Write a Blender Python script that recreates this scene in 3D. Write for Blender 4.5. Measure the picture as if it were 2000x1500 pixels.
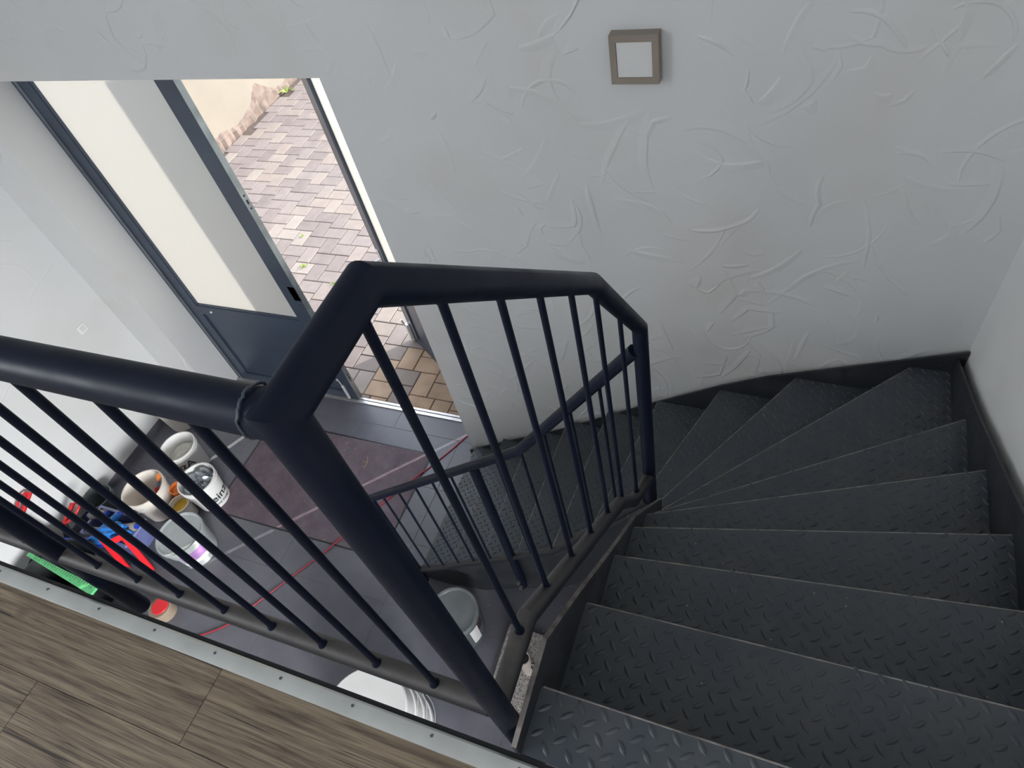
import bpy, bmesh, math, random
from mathutils import Vector, Matrix

for o in list(bpy.data.objects):
    bpy.data.objects.remove(o, do_unlink=True)
scene = bpy.context.scene
COL = scene.collection
random.seed(7)

# ------------------------------------------------------------------ camera
F_PX = 1328.78
RR = ((0.9219659756, 0.3385418970, -0.1880641479),     # right
      (0.1512949433, -0.7618859874, -0.6297932853),    # down
      (-0.3564948525, 0.5521948262, -0.7536526349))    # forward
cam_d = bpy.data.cameras.new('camera')
cam_d.sensor_width = 36.0
cam_d.lens = F_PX / 2000.0 * 36.0
cam_d.clip_start = 0.02
cam_d.clip_end = 200
cam = bpy.data.objects.new('camera', cam_d)
COL.objects.link(cam)
M = Matrix.Identity(4)
for i in range(3):
    M[i][0] = RR[0][i]
    M[i][1] = -RR[1][i]
    M[i][2] = -RR[2][i]
M[0][3], M[1][3], M[2][3] = 0.0, 0.0, 4.40
cam.matrix_world = M
scene.camera = cam

# ------------------------------------------------------------------ world, sun, window light
world = bpy.data.worlds.new('world')
scene.world = world
world.use_nodes = True
bg = world.node_tree.nodes['Background']
bg.inputs['Color'].default_value = (0.80, 0.88, 1.0, 1)
bg.inputs['Strength'].default_value = 4.0

SUN_EL = math.radians(15)
SUN_DIR = Vector((-0.7071 * math.cos(SUN_EL), -0.7071 * math.cos(SUN_EL), -math.sin(SUN_EL)))
sun_d = bpy.data.lights.new('sun', 'SUN')
sun_d.energy = 10.0
sun_d.angle = math.radians(0.53)
sun_d.color = (1.0, 0.93, 0.85)
sun = bpy.data.objects.new('sun', sun_d)
COL.objects.link(sun)
sun.rotation_euler = SUN_DIR.to_track_quat('-Z', 'Y').to_euler()
sun.location = (4, 8, 8)


XR_ = 0.775


def area(name, loc, direction, sx, sy, energy, color):
    d = bpy.data.lights.new(name, 'AREA')
    d.shape = 'RECTANGLE'
    d.size, d.size_y = sx, sy
    d.energy = energy
    d.color = color
    o = bpy.data.objects.new(name, d)
    COL.objects.link(o)
    o.location = loc
    o.rotation_euler = Vector(direction).to_track_quat('-Z', 'Z').to_euler()
    return o


# daylight entering through the windows of the upper storey (left wall, and the wall behind the viewer)
area('window_daylight', (-5.17, -2.90, 5.40), (1, 0, 0), 1.9, 1.5, 98, (0.95, 0.97, 1.0))
area('window_daylight_rear', (-0.85, -3.95, 5.40), (0, 1, 0), 2.2, 1.5, 19, (0.96, 0.97, 1.0))
# fill lamp in an added, unseen window under the landing, brightens the left wall
hall = area('fill_light_hall', (XR_ - 0.02, -2.0, 1.55), (-0.90, 0.40, -0.24), 1.9, 1.4, 74, (0.97, 0.98, 1.0))
hall.data.spread = math.radians(72)      # narrowed beam: keeps the fill off the back wall

scene.view_settings.view_transform = 'Standard'
scene.view_settings.look = 'None'
scene.view_settings.gamma = 1.0
scene.view_settings.use_curve_mapping = False
scene.view_settings.exposure = 0.0
scene.cycles.adaptive_threshold = 0.03
scene.cycles.max_bounces = 7
scene.cycles.diffuse_bounces = 4
scene.cycles.glossy_bounces = 3
scene.cycles.transmission_bounces = 5
scene.cycles.caustics_reflective = False
scene.cycles.caustics_refractive = False


# ------------------------------------------------------------------ materials
def srgb(r, g, b):
    def c(v):
        v /= 255.0
        return v / 12.92 if v <= 0.04045 else ((v + 0.055) / 1.055) ** 2.4
    return (c(r), c(g), c(b), 1)


class NT:
    def __init__(s, name):
        s.m = bpy.data.materials.new(name)
        s.m.use_nodes = True
        s.t = s.m.node_tree
        s.b = s.t.nodes['Principled BSDF']
        s.out = s.t.nodes['Material Output']

    def n(s, kind, **kw):
        nd = s.t.nodes.new(kind)
        for k, v in kw.items():
            if k in nd.inputs:
                nd.inputs[k].default_value = v
            else:
                setattr(nd, k, v)
        return nd

    def l(s, a, b):
        s.t.links.new(a, b)

    def coords(s, scale=(1, 1, 1), rot=(0, 0, 0), obj=False):
        tc = s.n('ShaderNodeTexCoord')
        mp = s.n('ShaderNodeMapping')
        mp.inputs['Scale'].default_value = scale
        mp.inputs['Rotation'].default_value = rot
        s.l(tc.outputs['Object'], mp.inputs['Vector'])
        return mp.outputs['Vector']

    def ramp(s, fac, stops):
        r = s.n('ShaderNodeValToRGB')
        el = r.color_ramp.elements
        while len(el) < len(stops):
            el.new(0.5)
        for e, (p, c) in zip(el, stops):
            e.position = p
            e.color = c
        s.l(fac, r.inputs['Fac'])
        return r.outputs['Color']

    def math(s, op, a, b=None):
        m = s.n('ShaderNodeMath', operation=op)
        for i, v in enumerate((a, b)):
            if v is None:
                continue
            if isinstance(v, (int, float)):
                m.inputs[i].default_value = v
            else:
                s.l(v, m.inputs[i])
        return m.outputs[0]

    def mix(s, fac, a, b, mode='MIX'):
        m = s.n('ShaderNodeMix', data_type='RGBA', blend_type=mode)
        for i, v in ((0, fac), (6, a), (7, b)):
            if isinstance(v, (int, float)):
                m.inputs[i].default_value = v
            elif isinstance(v, tuple):
                m.inputs[i].default_value = v
            else:
                s.l(v, m.inputs[i])
        return m.outputs[2]

    def bump(s, h, strength=0.3, dist=0.01):
        b = s.n('ShaderNodeBump', Strength=strength, Distance=dist)
        s.l(h, b.inputs['Height'])
        s.l(b.outputs['Normal'], s.b.inputs['Normal'])


def plain(name, col, rough=0.5, metal=0.0, var=0.0, vscale=8.0, bump=0.0, bscale=60.0, spec=0.5, coat=0.0):
    k = NT(name)
    k.b.inputs['Base Color'].default_value = col
    k.b.inputs['Roughness'].default_value = rough
    k.b.inputs['Metallic'].default_value = metal
    k.b.inputs['Specular IOR Level'].default_value = spec
    k.b.inputs['Coat Weight'].default_value = coat
    v = None
    if var > 0 or bump > 0:
        v = k.coords()
    if var > 0:
        nz = k.n('ShaderNodeTexNoise', Scale=vscale, Detail=4.0)
        k.l(v, nz.inputs['Vector'])
        lo = tuple(c * (1 - var) for c in col[:3]) + (1,)
        hi = tuple(min(1, c * (1 + var)) for c in col[:3]) + (1,)
        k.l(k.ramp(nz.outputs['Fac'], [(0.3, lo), (0.7, hi)]), k.b.inputs['Base Color'])
    if bump > 0:
        nb = k.n('ShaderNodeTexNoise', Scale=bscale, Detail=3.0)
        k.l(v, nb.inputs['Vector'])
        k.bump(nb.outputs['Fac'], bump, 0.004)
    return k.m


def plaster(name, col, strength=0.5, relief=1.0):
    """hand-trowelled render: overlapping tilted trowel strokes with raised edges"""
    k = NT(name)
    k.b.inputs['Roughness'].default_value = 0.75
    k.b.inputs['Specular IOR Level'].default_value = 0.3
    v = k.coords()
    nz = k.n('ShaderNodeTexNoise', Scale=1.9, Detail=0.0)
    k.l(v, nz.inputs['Vector'])
    sub = k.n('ShaderNodeVectorMath', operation='SUBTRACT')
    k.l(nz.outputs['Color'], sub.inputs[0])
    sub.inputs[1].default_value = (0.5, 0.5, 0.5)
    heights = []
    for i, (sc, amp, rx) in enumerate(((4.0, 0.9, 0.7),)):
        scl = k.n('ShaderNodeVectorMath', operation='SCALE')
        k.l(sub.outputs[0], scl.inputs[0])
        scl.inputs['Scale'].default_value = amp
        add = k.n('ShaderNodeVectorMath', operation='ADD')
        k.l(v, add.inputs[0])
        k.l(scl.outputs[0], add.inputs[1])
        mp = k.n('ShaderNodeMapping')
        mp.inputs['Rotation'].default_value = (rx, 0.9 * rx, 0.4 * rx)
        mp.inputs['Scale'].default_value = (1.0, 0.5, 0.75)
        k.l(add.outputs[0], mp.inputs['Vector'])
        vo = k.n('ShaderNodeTexVoronoi', Scale=sc)
        vo.feature = 'F1'
        k.l(mp.outputs['Vector'], vo.inputs['Vector'])
        # tilt of this stroke: random direction dot offset inside the cell
        r = k.n('ShaderNodeVectorMath', operation='SUBTRACT')
        k.l(vo.outputs['Color'], r.inputs[0])
        r.inputs[1].default_value = (0.5, 0.5, 0.5)
        off = k.n('ShaderNodeVectorMath', operation='SUBTRACT')
        k.l(mp.outputs['Vector'], off.inputs[0])
        k.l(vo.outputs['Position'], off.inputs[1])
        dt = k.n('ShaderNodeVectorMath', operation='DOT_PRODUCT')
        k.l(r.outputs[0], dt.inputs[0])
        k.l(off.outputs[0], dt.inputs[1])
        heights.append(k.math('MULTIPLY', dt.outputs['Value'], (1.0, 0.8)[i]))
    h = heights[0]
    for q in heights[1:]:
        h = k.math('ADD', h, q)
    fine = k.n('ShaderNodeTexNoise', Scale=9.0, Detail=1.0)
    k.l(v, fine.inputs['Vector'])
    h = k.math('ADD', h, k.math('MULTIPLY', fine.outputs['Fac'], 0.07))
    k.bump(h, strength, 0.035 * relief)
    # faint stains of the paint
    dirt = tuple(c * f for c, f in zip(col[:3], (0.93, 0.91, 0.87))) + (1,)
    st = k.n('ShaderNodeTexNoise', Scale=1.3, Detail=2.0, Roughness=0.65)
    k.l(v, st.inputs['Vector'])
    k.l(k.ramp(st.outputs['Fac'], [(0.50, col), (0.78, dirt)]), k.b.inputs['Base Color'])
    return k.m


MAT = {}
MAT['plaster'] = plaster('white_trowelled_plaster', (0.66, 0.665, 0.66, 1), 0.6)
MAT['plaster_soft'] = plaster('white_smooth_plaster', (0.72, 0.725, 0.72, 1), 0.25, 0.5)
MAT['plaster_right'] = plaster('lit_white_plaster', (0.86, 0.865, 0.85, 1), 0.25, 0.5)  # right wall's stronger light put into a lighter plaster colour
MAT['ceiling'] = plain('white_ceiling_paint', (0.75, 0.75, 0.74, 1), 0.8)
MAT['facade'] = plain('cream_facade_plaster', (0.215, 0.19, 0.152, 1), 0.9, var=0.08, vscale=1.2, bump=0.5, bscale=30)
MAT['facade_base'] = plain('broken_facade_base', (0.16, 0.122, 0.10, 1), 0.95, var=0.3, vscale=9, bump=0.8, bscale=18)


def steel(name, col, rough, dust=0.25, wear=True, spec=0.45):
    k = NT(name)
    k.b.inputs['Roughness'].default_value = rough
    k.b.inputs['Specular IOR Level'].default_value = spec
    v = k.coords()
    nz = k.n('ShaderNodeTexNoise', Scale=7.0, Detail=3.0, Roughness=0.65)
    k.l(v, nz.inputs['Vector'])
    hi = tuple(c + dust * (d - c) for c, d in zip(col[:3], (0.16, 0.14, 0.12))) + (1,)
    c = k.ramp(nz.outputs['Fac'], [(0.42, col), (0.80, hi)])
    sp = k.n('ShaderNodeTexVoronoi', Scale=75.0)
    k.l(v, sp.inputs['Vector'])
    rn = k.n('ShaderNodeSeparateColor')
    k.l(sp.outputs['Color'], rn.inputs[0])
    spot = k.math('MULTIPLY', k.math('LESS_THAN', sp.outputs['Distance'], 0.16), k.math('GREATER_THAN', rn.outputs[0], 0.986))
    k.l(k.mix(spot, c, srgb(150, 148, 140)) if wear else c, k.b.inputs['Base Color'])
    k.l(k.ramp(nz.outputs['Fac'], [(0.35, (rough,) * 3 + (1,)), (0.75, (min(1, rough + 0.2),) * 3 + (1,))]), k.b.inputs['Roughness'])
    return k.m


MAT['tread'] = steel('anthracite_tread_plate', (0.060, 0.071, 0.084, 1), 0.34, 0.25)
MAT['stringer'] = steel('anthracite_stringer_paint', (0.024, 0.027, 0.035, 1), 0.45, 0.18)
MAT['rail'] = steel('anthracite_rail_paint', (0.0075, 0.0115, 0.026, 1), 0.36, 0.04, wear=False, spec=0.15)
k = NT('dusty_anthracite_rail_paint')
geo_ = k.n('ShaderNodeNewGeometry')
sx_ = k.n('ShaderNodeSeparateXYZ')
k.l(geo_.outputs['Normal'], sx_.inputs[0])
dm = k.n('ShaderNodeMapRange')
dm.inputs['From Min'].default_value = 0.25
dm.inputs['From Max'].default_value = 0.95
k.l(sx_.outputs['Z'], dm.inputs['Value'])
v = k.coords()
nz = k.n('ShaderNodeTexNoise', Scale=14.0, Detail=5.0, Roughness=0.65)
k.l(v, nz.inputs['Vector'])
df_ = k.math('MULTIPLY', dm.outputs[0], k.math('ADD', nz.outputs['Fac'], 0.0))
k.l(k.mix(df_, (0.014, 0.016, 0.022, 1), (0.115, 0.10, 0.09, 1)), k.b.inputs['Base Color'])
k.b.inputs['Roughness'].default_value = 0.5
MAT['rail_dusty'] = k.m
MAT['worn_lit'] = plain('worn_and_lit_edge', (0.24, 0.22, 0.205, 1), 0.42, 0.3, var=0.5, vscale=25)  # bare wear on the stringer top; also carries the painted nosing highlight
MAT['weld'] = plain('bare_weld_paint', (0.05, 0.065, 0.085, 1), 0.4, var=0.5, vscale=60, bump=0.6, bscale=120)
MAT['bolt'] = plain('zinc_bolt', (0.35, 0.34, 0.33, 1), 0.4, 0.8)
MAT['door_paint'] = plain('slate_blue_door_paint', (0.043, 0.060, 0.090, 1), 0.32, var=0.15, vscale=3)
MAT['door_edge'] = plain('pale_metal_door_edge', (0.30, 0.34, 0.36, 1), 0.35, 0.6, var=0.3, vscale=5)
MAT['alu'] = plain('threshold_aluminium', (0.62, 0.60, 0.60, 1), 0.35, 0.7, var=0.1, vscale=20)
MAT['trim_alu'] = plain('satin_edge_trim', (0.60, 0.62, 0.60, 1), 0.38, 0.35, var=0.08, vscale=10)
MAT['black_rubber'] = plain('black_seal', (0.008, 0.009, 0.012, 1), 0.5)
MAT['screw'] = plain('screw_head', (0.16, 0.16, 0.155, 1), 0.4, 0.5)
MAT['nickel'] = plain('brushed_nickel', (0.32, 0.28, 0.235, 1), 0.45, 0.55, var=0.12, vscale=4)
MAT['diffuser'] = plain('opal_diffuser', (0.68, 0.68, 0.67, 1), 0.5)
MAT['white_pl'] = plain('white_bucket_plastic', (0.86, 0.855, 0.83, 1), 0.4, var=0.04, vscale=6)
MAT['cream_pl'] = plain('cream_bucket_plastic', (0.82, 0.765, 0.69, 1), 0.45, var=0.06, vscale=6)
MAT['wet_plaster'] = plain('dried_filler', (0.72, 0.70, 0.64, 1), 0.8, var=0.15, vscale=12, bump=1.0, bscale=25)
MAT['grey_lid'] = plain('translucent_grey_lid', (0.42, 0.45, 0.45, 1), 0.28, var=0.12, vscale=7)
MAT['grey_lid_dark'] = plain('shaded_grey_lid', (0.17, 0.185, 0.19, 1), 0.25, var=0.2, vscale=7)  # lid darkened for the shade under the stairs
MAT['grey_pl'] = plain('dark_grey_plastic', (0.10, 0.12, 0.125, 1), 0.35)
MAT['purple'] = plain('purple_label', (0.36, 0.20, 0.44, 1), 0.5, var=0.2, vscale=20)
MAT['label_white'] = plain('paper_label', (0.74, 0.73, 0.71, 1), 0.6)
MAT['label_dark'] = plain('dark_label', (0.06, 0.03, 0.035, 1), 0.6)
MAT['ink'] = plain('bucket_print', (0.03, 0.05, 0.045, 1), 0.5)
MAT['wire'] = plain('handle_wire', (0.75, 0.76, 0.76, 1), 0.35, 0.3)
MAT['orange'] = plain('orange_plastic', (0.85, 0.26, 0.06, 1), 0.4, var=0.1)
MAT['yellow'] = plain('yellow_paint', (0.72, 0.44, 0.03, 1), 0.3, var=0.15, vscale=15)
MAT['red'] = plain('red_plastic', (0.62, 0.02, 0.025, 1), 0.35)
MAT['red_bright'] = plain('bright_red_plastic', (0.86, 0.02, 0.03, 1), 0.4)
MAT['blue'] = plain('blue_plastic', (0.02, 0.19, 0.58, 1), 0.4, var=0.15)
MAT['cobalt'] = plain('cobalt_plastic', (0.02, 0.07, 0.50, 1), 0.35)
MAT['navy'] = plain('slate_blue_crate', (0.13, 0.15, 0.32, 1), 0.5, var=0.15)
MAT['lav'] = plain('blue_crate_rim', (0.24, 0.27, 0.46, 1), 0.5)
MAT['taupe'] = plain('taupe_foam', (0.30, 0.27, 0.24, 1), 0.9, bump=0.4, bscale=90)
MAT['tan'] = plain('tan_cardboard', (0.32, 0.25, 0.18, 1), 0.8, var=0.1)
MAT['black_pl'] = plain('black_rubber_tub', (0.010, 0.012, 0.014, 1), 0.45, var=0.3, vscale=6)
MAT['green'] = plain('light_green_strip', (0.13, 0.58, 0.22, 1), 0.5, var=0.12, vscale=30)
MAT['mark'] = plain('black_mark', (0.02, 0.06, 0.03, 1), 0.6)
MAT['cable'] = plain('red_cable', (0.42, 0.03, 0.05, 1), 0.4)
MAT['pvc'] = plain('pale_pipe', (0.55, 0.48, 0.43, 1), 0.5, var=0.08)
MAT['weed'] = plain('weed_leaf', (0.20, 0.28, 0.05, 1), 0.6, var=0.2, vscale=40)
MAT['twig'] = plain('straw', (0.50, 0.34, 0.16, 1), 0.8)

# foil / crumpled film
k = NT('crumpled_silver_film')
k.b.inputs['Base Color'].default_value = (0.55, 0.58, 0.62, 1)
k.b.inputs['Metallic'].default_value = 0.75
k.b.inputs['Roughness'].default_value = 0.25
MAT['foil'] = k.m

# speckled stone
k = NT('speckled_granite')
v = k.coords()
nz = k.n('ShaderNodeTexVoronoi', Scale=190.0)
k.l(v, nz.inputs['Vector'])
sc_ = k.n('ShaderNodeSeparateColor')
k.l(nz.outputs['Color'], sc_.inputs[0])
k.l(k.ramp(sc_.outputs[0], [(0.0, (0.10, 0.09, 0.085, 1)), (0.35, (0.32, 0.29, 0.27, 1)), (0.7, (0.46, 0.42, 0.39, 1)), (1.0, (0.60, 0.56, 0.53, 1))]), k.b.inputs['Base Color'])
k.b.inputs['Roughness'].default_value = 0.55
MAT['granite'] = k.m

# dark stone-look floor tile
k = NT('dark_slate_tile')
v = k.coords()
nz = k.n('ShaderNodeTexNoise', Scale=3.2, Detail=4.0, Roughness=0.6)
k.l(v, nz.inputs['Vector'])
c = k.ramp(nz.outputs['Fac'], [(0.30, (0.110, 0.111, 0.138, 1)), (0.72, (0.175, 0.175, 0.205, 1))])
oi = k.n('ShaderNodeObjectInfo')
c = k.mix(k.math('MULTIPLY', oi.outputs['Random'], 0.35), c, (0.16, 0.157, 0.17, 1))
sp = k.n('ShaderNodeTexVoronoi', Scale=60.0)
k.l(v, sp.inputs['Vector'])
rn = k.n('ShaderNodeSeparateColor')
k.l(sp.outputs['Color'], rn.inputs[0])
spot = k.math('MULTIPLY', k.math('LESS_THAN', sp.outputs['Distance'], 0.17), k.math('GREATER_THAN', rn.outputs[0], 0.985))
k.l(k.mix(spot, c, (0.5, 0.49, 0.48, 1)), k.b.inputs['Base Color'])
k.l(k.ramp(nz.outputs['Fac'], [(0.3, (0.30,) * 3 + (1,)), (0.7, (0.45,) * 3 + (1,))]), k.b.inputs['Roughness'])
nb = k.n('ShaderNodeTexNoise', Scale=40.0, Detail=1.0)
k.l(v, nb.inputs['Vector'])
k.bump(nb.outputs['Fac'], 0.10, 0.004)
MAT['tile'] = k.m
MAT['grout'] = plain('grey_grout', (0.33, 0.32, 0.31, 1), 0.9)

# entrance mat
k = NT('dark_plum_mat')
v = k.coords()
nz = k.n('ShaderNodeTexNoise', Scale=5.0, Detail=6.0, Roughness=0.7)
k.l(v, nz.inputs['Vector'])
c = k.ramp(nz.outputs['Fac'], [(0.3, (0.120, 0.088, 0.110, 1)), (0.75, (0.205, 0.165, 0.185, 1))])
for scl, th, lim in ((70.0, 0.19, 0.975), (34.0, 0.12, 0.965)):
    sp = k.n('ShaderNodeTexVoronoi', Scale=scl)
    k.l(v, sp.inputs['Vector'])
    rn = k.n('ShaderNodeSeparateColor')
    k.l(sp.outputs['Color'], rn.inputs[0])
    spot = k.math('MULTIPLY', k.math('LESS_THAN', sp.outputs['Distance'], th), k.math('GREATER_THAN', rn.outputs[0], lim))
    c = k.mix(spot, c, (0.55, 0.52, 0.50, 1))
k.l(c, k.b.inputs['Base Color'])
k.b.inputs['Roughness'].default_value = 0.95
nb = k.n('ShaderNodeTexNoise', Scale=300.0, Detail=2.0)
k.l(v, nb.inputs['Vector'])
k.bump(nb.outputs['Fac'], 0.6, 0.004)
MAT['mat'] = k.m

# paving stone: each stone its own shade
k = NT('concrete_paver')
oi = k.n('ShaderNodeObjectInfo')
v = k.coords()
nz = k.n('ShaderNodeTexNoise', Scale=9.0, Detail=5.0)
k.l(v, nz.inputs['Vector'])
c = k.ramp(oi.outputs['Random'], [(0, (0.167, 0.139, 0.133, 1)), (0.35, (0.205, 0.172, 0.162, 1)), (0.62, (0.238, 0.203, 0.189, 1)), (0.82, (0.275, 0.228, 0.193, 1)), (1, (0.317, 0.278, 0.242, 1))])
c = k.mix(0.35, c, k.ramp(nz.outputs['Fac'], [(0.3, (0.150, 0.120, 0.111, 1)), (0.7, (0.251, 0.207, 0.185, 1))]))
k.l(c, k.b.inputs['Base Color'])
k.b.inputs['Roughness'].default_value = 0.9
nb = k.n('ShaderNodeTexNoise', Scale=120.0, Detail=3.0)
k.l(v, nb.inputs['Vector'])
k.bump(nb.outputs['Fac'], 0.25, 0.003)
MAT['paver'] = k.m
MAT['paver_tan'] = plain('ochre_concrete_paver', (0.37, 0.265, 0.185, 1), 0.9, var=0.18, vscale=5)  # ochre stones by the hinge, lightened to lift the shaded paving
MAT['joint'] = plain('sandy_joint', (0.10, 0.075, 0.06, 1), 0.95, var=0.2, vscale=15)

# weathered oak laminate, grain along X
k = NT('weathered_oak_laminate')
tc = k.n('ShaderNodeTexCoord')
oi = k.n('ShaderNodeObjectInfo')
addv = k.n('ShaderNodeVectorMath', operation='ADD')
k.l(tc.outputs['Object'], addv.inputs[0])
cmb = k.n('ShaderNodeCombineXYZ')
k.l(k.math('MULTIPLY', oi.outputs['Random'], 37.0), cmb.inputs[0])
k.l(k.math('MULTIPLY', oi.outputs['Random'], 11.0), cmb.inputs[1])
k.l(cmb.outputs[0], addv.inputs[1])
mp = k.n('ShaderNodeMapping')
mp.inputs['Scale'].default_value = (1.1, 24.0, 1.0)
k.l(addv.outputs[0], mp.inputs['Vector'])
n1 = k.n('ShaderNodeTexNoise', Scale=3.0, Detail=8.0, Roughness=0.62, Distortion=0.35)
k.l(mp.outputs['Vector'], n1.inputs['Vector'])
mp2 = k.n('ShaderNodeMapping')
mp2.inputs['Scale'].default_value = (1.8, 120.0, 1.0)
k.l(addv.outputs[0], mp2.inputs['Vector'])
n2 = k.n('ShaderNodeTexNoise', Scale=3.0, Detail=5.0, Roughness=0.6)
k.l(mp2.outputs['Vector'], n2.inputs['Vector'])
c = k.ramp(n1.outputs['Fac'], [(0.30, (0.070, 0.050, 0.036, 1)), (0.45, (0.185, 0.140, 0.098, 1)), (0.66, (0.32, 0.255, 0.178, 1))])
lines = k.ramp(n2.outputs['Fac'], [(0.33, (0.22, 0.20, 0.18, 1)), (0.47, (0.95, 0.95, 0.95, 1)), (0.75, (1.15, 1.12, 1.08, 1))])
c = k.mix(0.85, c, lines, 'MULTIPLY')
mp3 = k.n('ShaderNodeMapping')
mp3.inputs['Scale'].default_value = (0.8, 38.0, 1.0)
k.l(addv.outputs[0], mp3.inputs['Vector'])
cr = k.n('ShaderNodeTexNoise', Scale=2.1, Detail=2.0, Distortion=0.2)
k.l(mp3.outputs['Vector'], cr.inputs['Vector'])
crk = k.math('GREATER_THAN', cr.outputs['Fac'], 0.685)
c = k.mix(k.math('MULTIPLY', crk, 0.8), c, (0.022, 0.017, 0.014, 1))
kn = k.n('ShaderNodeTexVoronoi', Scale=4.2)
mp4 = k.n('ShaderNodeMapping')
mp4.inputs['Scale'].default_value = (0.8, 1.5, 1.0)
k.l(addv.outputs[0], mp4.inputs['Vector'])
k.l(mp4.outputs['Vector'], kn.inputs['Vector'])
rn = k.n('ShaderNodeSeparateColor')
k.l(kn.outputs['Color'], rn.inputs[0])
knm = k.n('ShaderNodeMapRange')
knm.inputs['From Min'].default_value = 0.04
knm.inputs['From Max'].default_value = 0.15
knm.inputs['To Min'].default_value = 1.0
knm.inputs['To Max'].default_value = 0.0
k.l(kn.outputs['Distance'], knm.inputs['Value'])
kf = k.math('MULTIPLY', knm.outputs[0], k.math('GREATER_THAN', rn.outputs[0], 0.30))
kf = k.math('MULTIPLY', kf, k.math('ADD', n1.outputs['Fac'], 0.45))
c = k.mix(kf, c, (0.035, 0.026, 0.02, 1))
k.l(c, k.b.inputs['Base Color'])
k.b.inputs['Roughness'].default_value = 0.5
k.bump(n2.outputs['Fac'], 0.15, 0.002)
MAT['oak'] = k.m

# frosted glass: scatters the daylight that falls on it
k = NT('frosted_glass')
for nd in list(k.t.nodes):
    if nd.type == 'BSDF_PRINCIPLED':
        k.t.nodes.remove(nd)
tr = k.n('ShaderNodeBsdfTranslucent')
tr.inputs['Color'].default_value = (0.56, 0.553, 0.528, 1)
df = k.n('ShaderNodeBsdfDiffuse')
df.inputs['Color'].default_value = (0.62, 0.61, 0.57, 1)
gl = k.n('ShaderNodeBsdfGlossy')
gl.inputs['Roughness'].default_value = 0.25
m1 = k.n('ShaderNodeMixShader')
m1.inputs[0].default_value = 0.22
k.l(tr.outputs[0], m1.inputs[1])
k.l(df.outputs[0], m1.inputs[2])
m2 = k.n('ShaderNodeMixShader')
m2.inputs[0].default_value = 0.05
k.l(m1.outputs[0], m2.inputs[1])
k.l(gl.outputs[0], m2.inputs[2])
k.l(m2.outputs[0], k.out.inputs['Surface'])
MAT['frosted'] = k.m


# ------------------------------------------------------------------ mesh helpers
def finish(bm, angle=35):
    bmesh.ops.recalc_face_normals(bm, faces=bm.faces)
    lim = math.radians(angle)
    for fc in bm.faces:
        fc.smooth = True
    for e in bm.edges:
        if len(e.link_faces) == 2:
            e.smooth = e.calc_face_angle(0) < lim
        else:
            e.smooth = False


def box(bm, x0, x1, y0, y1, z0, z1):
    vs = [bm.verts.new((x, y, z)) for z in (z0, z1) for y in (y0, y1) for x in (x0, x1)]
    for q in ((0, 2, 3, 1), (4, 5, 7, 6), (0, 1, 5, 4), (2, 6, 7, 3), (0, 4, 6, 2), (1, 3, 7, 5)):
        bm.faces.new([vs[i] for i in q])
    return vs


def bevel_box(bm, x0, x1, y0, y1, z0, z1, b=0.004, seg=1):
    t = bmesh.new()
    box(t, x0, x1, y0, y1, z0, z1)
    bmesh.ops.bevel(t, geom=list(t.edges), offset=b, segments=seg, affect='EDGES', profile=0.5)
    join(bm, t)


def join(bm, other, mat=None):
    mp = {}
    for v in other.verts:
        mp[v] = bm.verts.new(mat @ v.co if mat else v.co)
    for fc in other.faces:
        try:
            bm.faces.new([mp[v] for v in fc.verts])
        except ValueError:
            pass
    other.free()


def prism(bm, poly, z0, z1):
    """vertical prism over a plan polygon"""
    a = [bm.verts.new((x, y, z0)) for x, y in poly]
    b = [bm.verts.new((x, y, z1)) for x, y in poly]
    bm.faces.new(a[::-1])
    bm.faces.new(b)
    n = len(poly)
    for i in range(n):
        bm.faces.new((a[i], a[(i + 1) % n], b[(i + 1) % n], b[i]))


def slab_poly(bm, pts3, off):
    """plate: polygon of 3-D points pushed by the offset vector"""
    off = Vector(off)
    a = [bm.verts.new(Vector(p)) for p in pts3]
    b = [bm.verts.new(Vector(p) + off) for p in pts3]
    bm.faces.new(a[::-1])
    bm.faces.new(b)
    n = len(pts3)
    for i in range(n):
        bm.faces.new((a[i], a[(i + 1) % n], b[(i + 1) % n], b[i]))


def tube(bm, pts, r, n=16, caps=True):
    """mitred round tube; r may be a list"""
    pts = [Vector(p) for p in pts]
    rs = r if isinstance(r, (list, tuple)) else [r] * len(pts)
    d0 = (pts[1] - pts[0]).normalized()
    up = Vector((0, 0, 1)) if abs(d0.z) < 0.9 else Vector((1, 0, 0))
    u = d0.cross(up).normalized()
    w = d0.cross(u).normalized()
    offs = [(u * math.cos(2 * math.pi * i / n) + w * math.sin(2 * math.pi * i / n)) for i in range(n)]
    rings = []
    dprev = d0
    for j, p in enumerate(pts):
        if j == 0:
            nrm = d0
        elif j == len(pts) - 1:
            nrm = dprev
        else:
            dn = (pts[j + 1] - p).normalized()
            nrm = (dprev + dn).normalized()
        ring = []
        for o in offs:
            c = p + o * rs[j]
            t = (p - c).dot(nrm) / max(0.2, dprev.dot(nrm))
            ring.append(bm.verts.new(c + dprev * t))
        rings.append(ring)
        if j < len(pts) - 1 and j > 0:
            dn = (pts[j + 1] - p).normalized()
            q = dprev.rotation_difference(dn)
            offs = [q @ o for o in offs]
            dprev = dn
    for a, b in zip(rings, rings[1:]):
        for i in range(n):
            bm.faces.new((a[i], a[(i + 1) % n], b[(i + 1) % n], b[i]))
    if caps:
        bm.faces.new(rings[0][::-1])
        bm.faces.new(rings[-1])
    return rings


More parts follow.
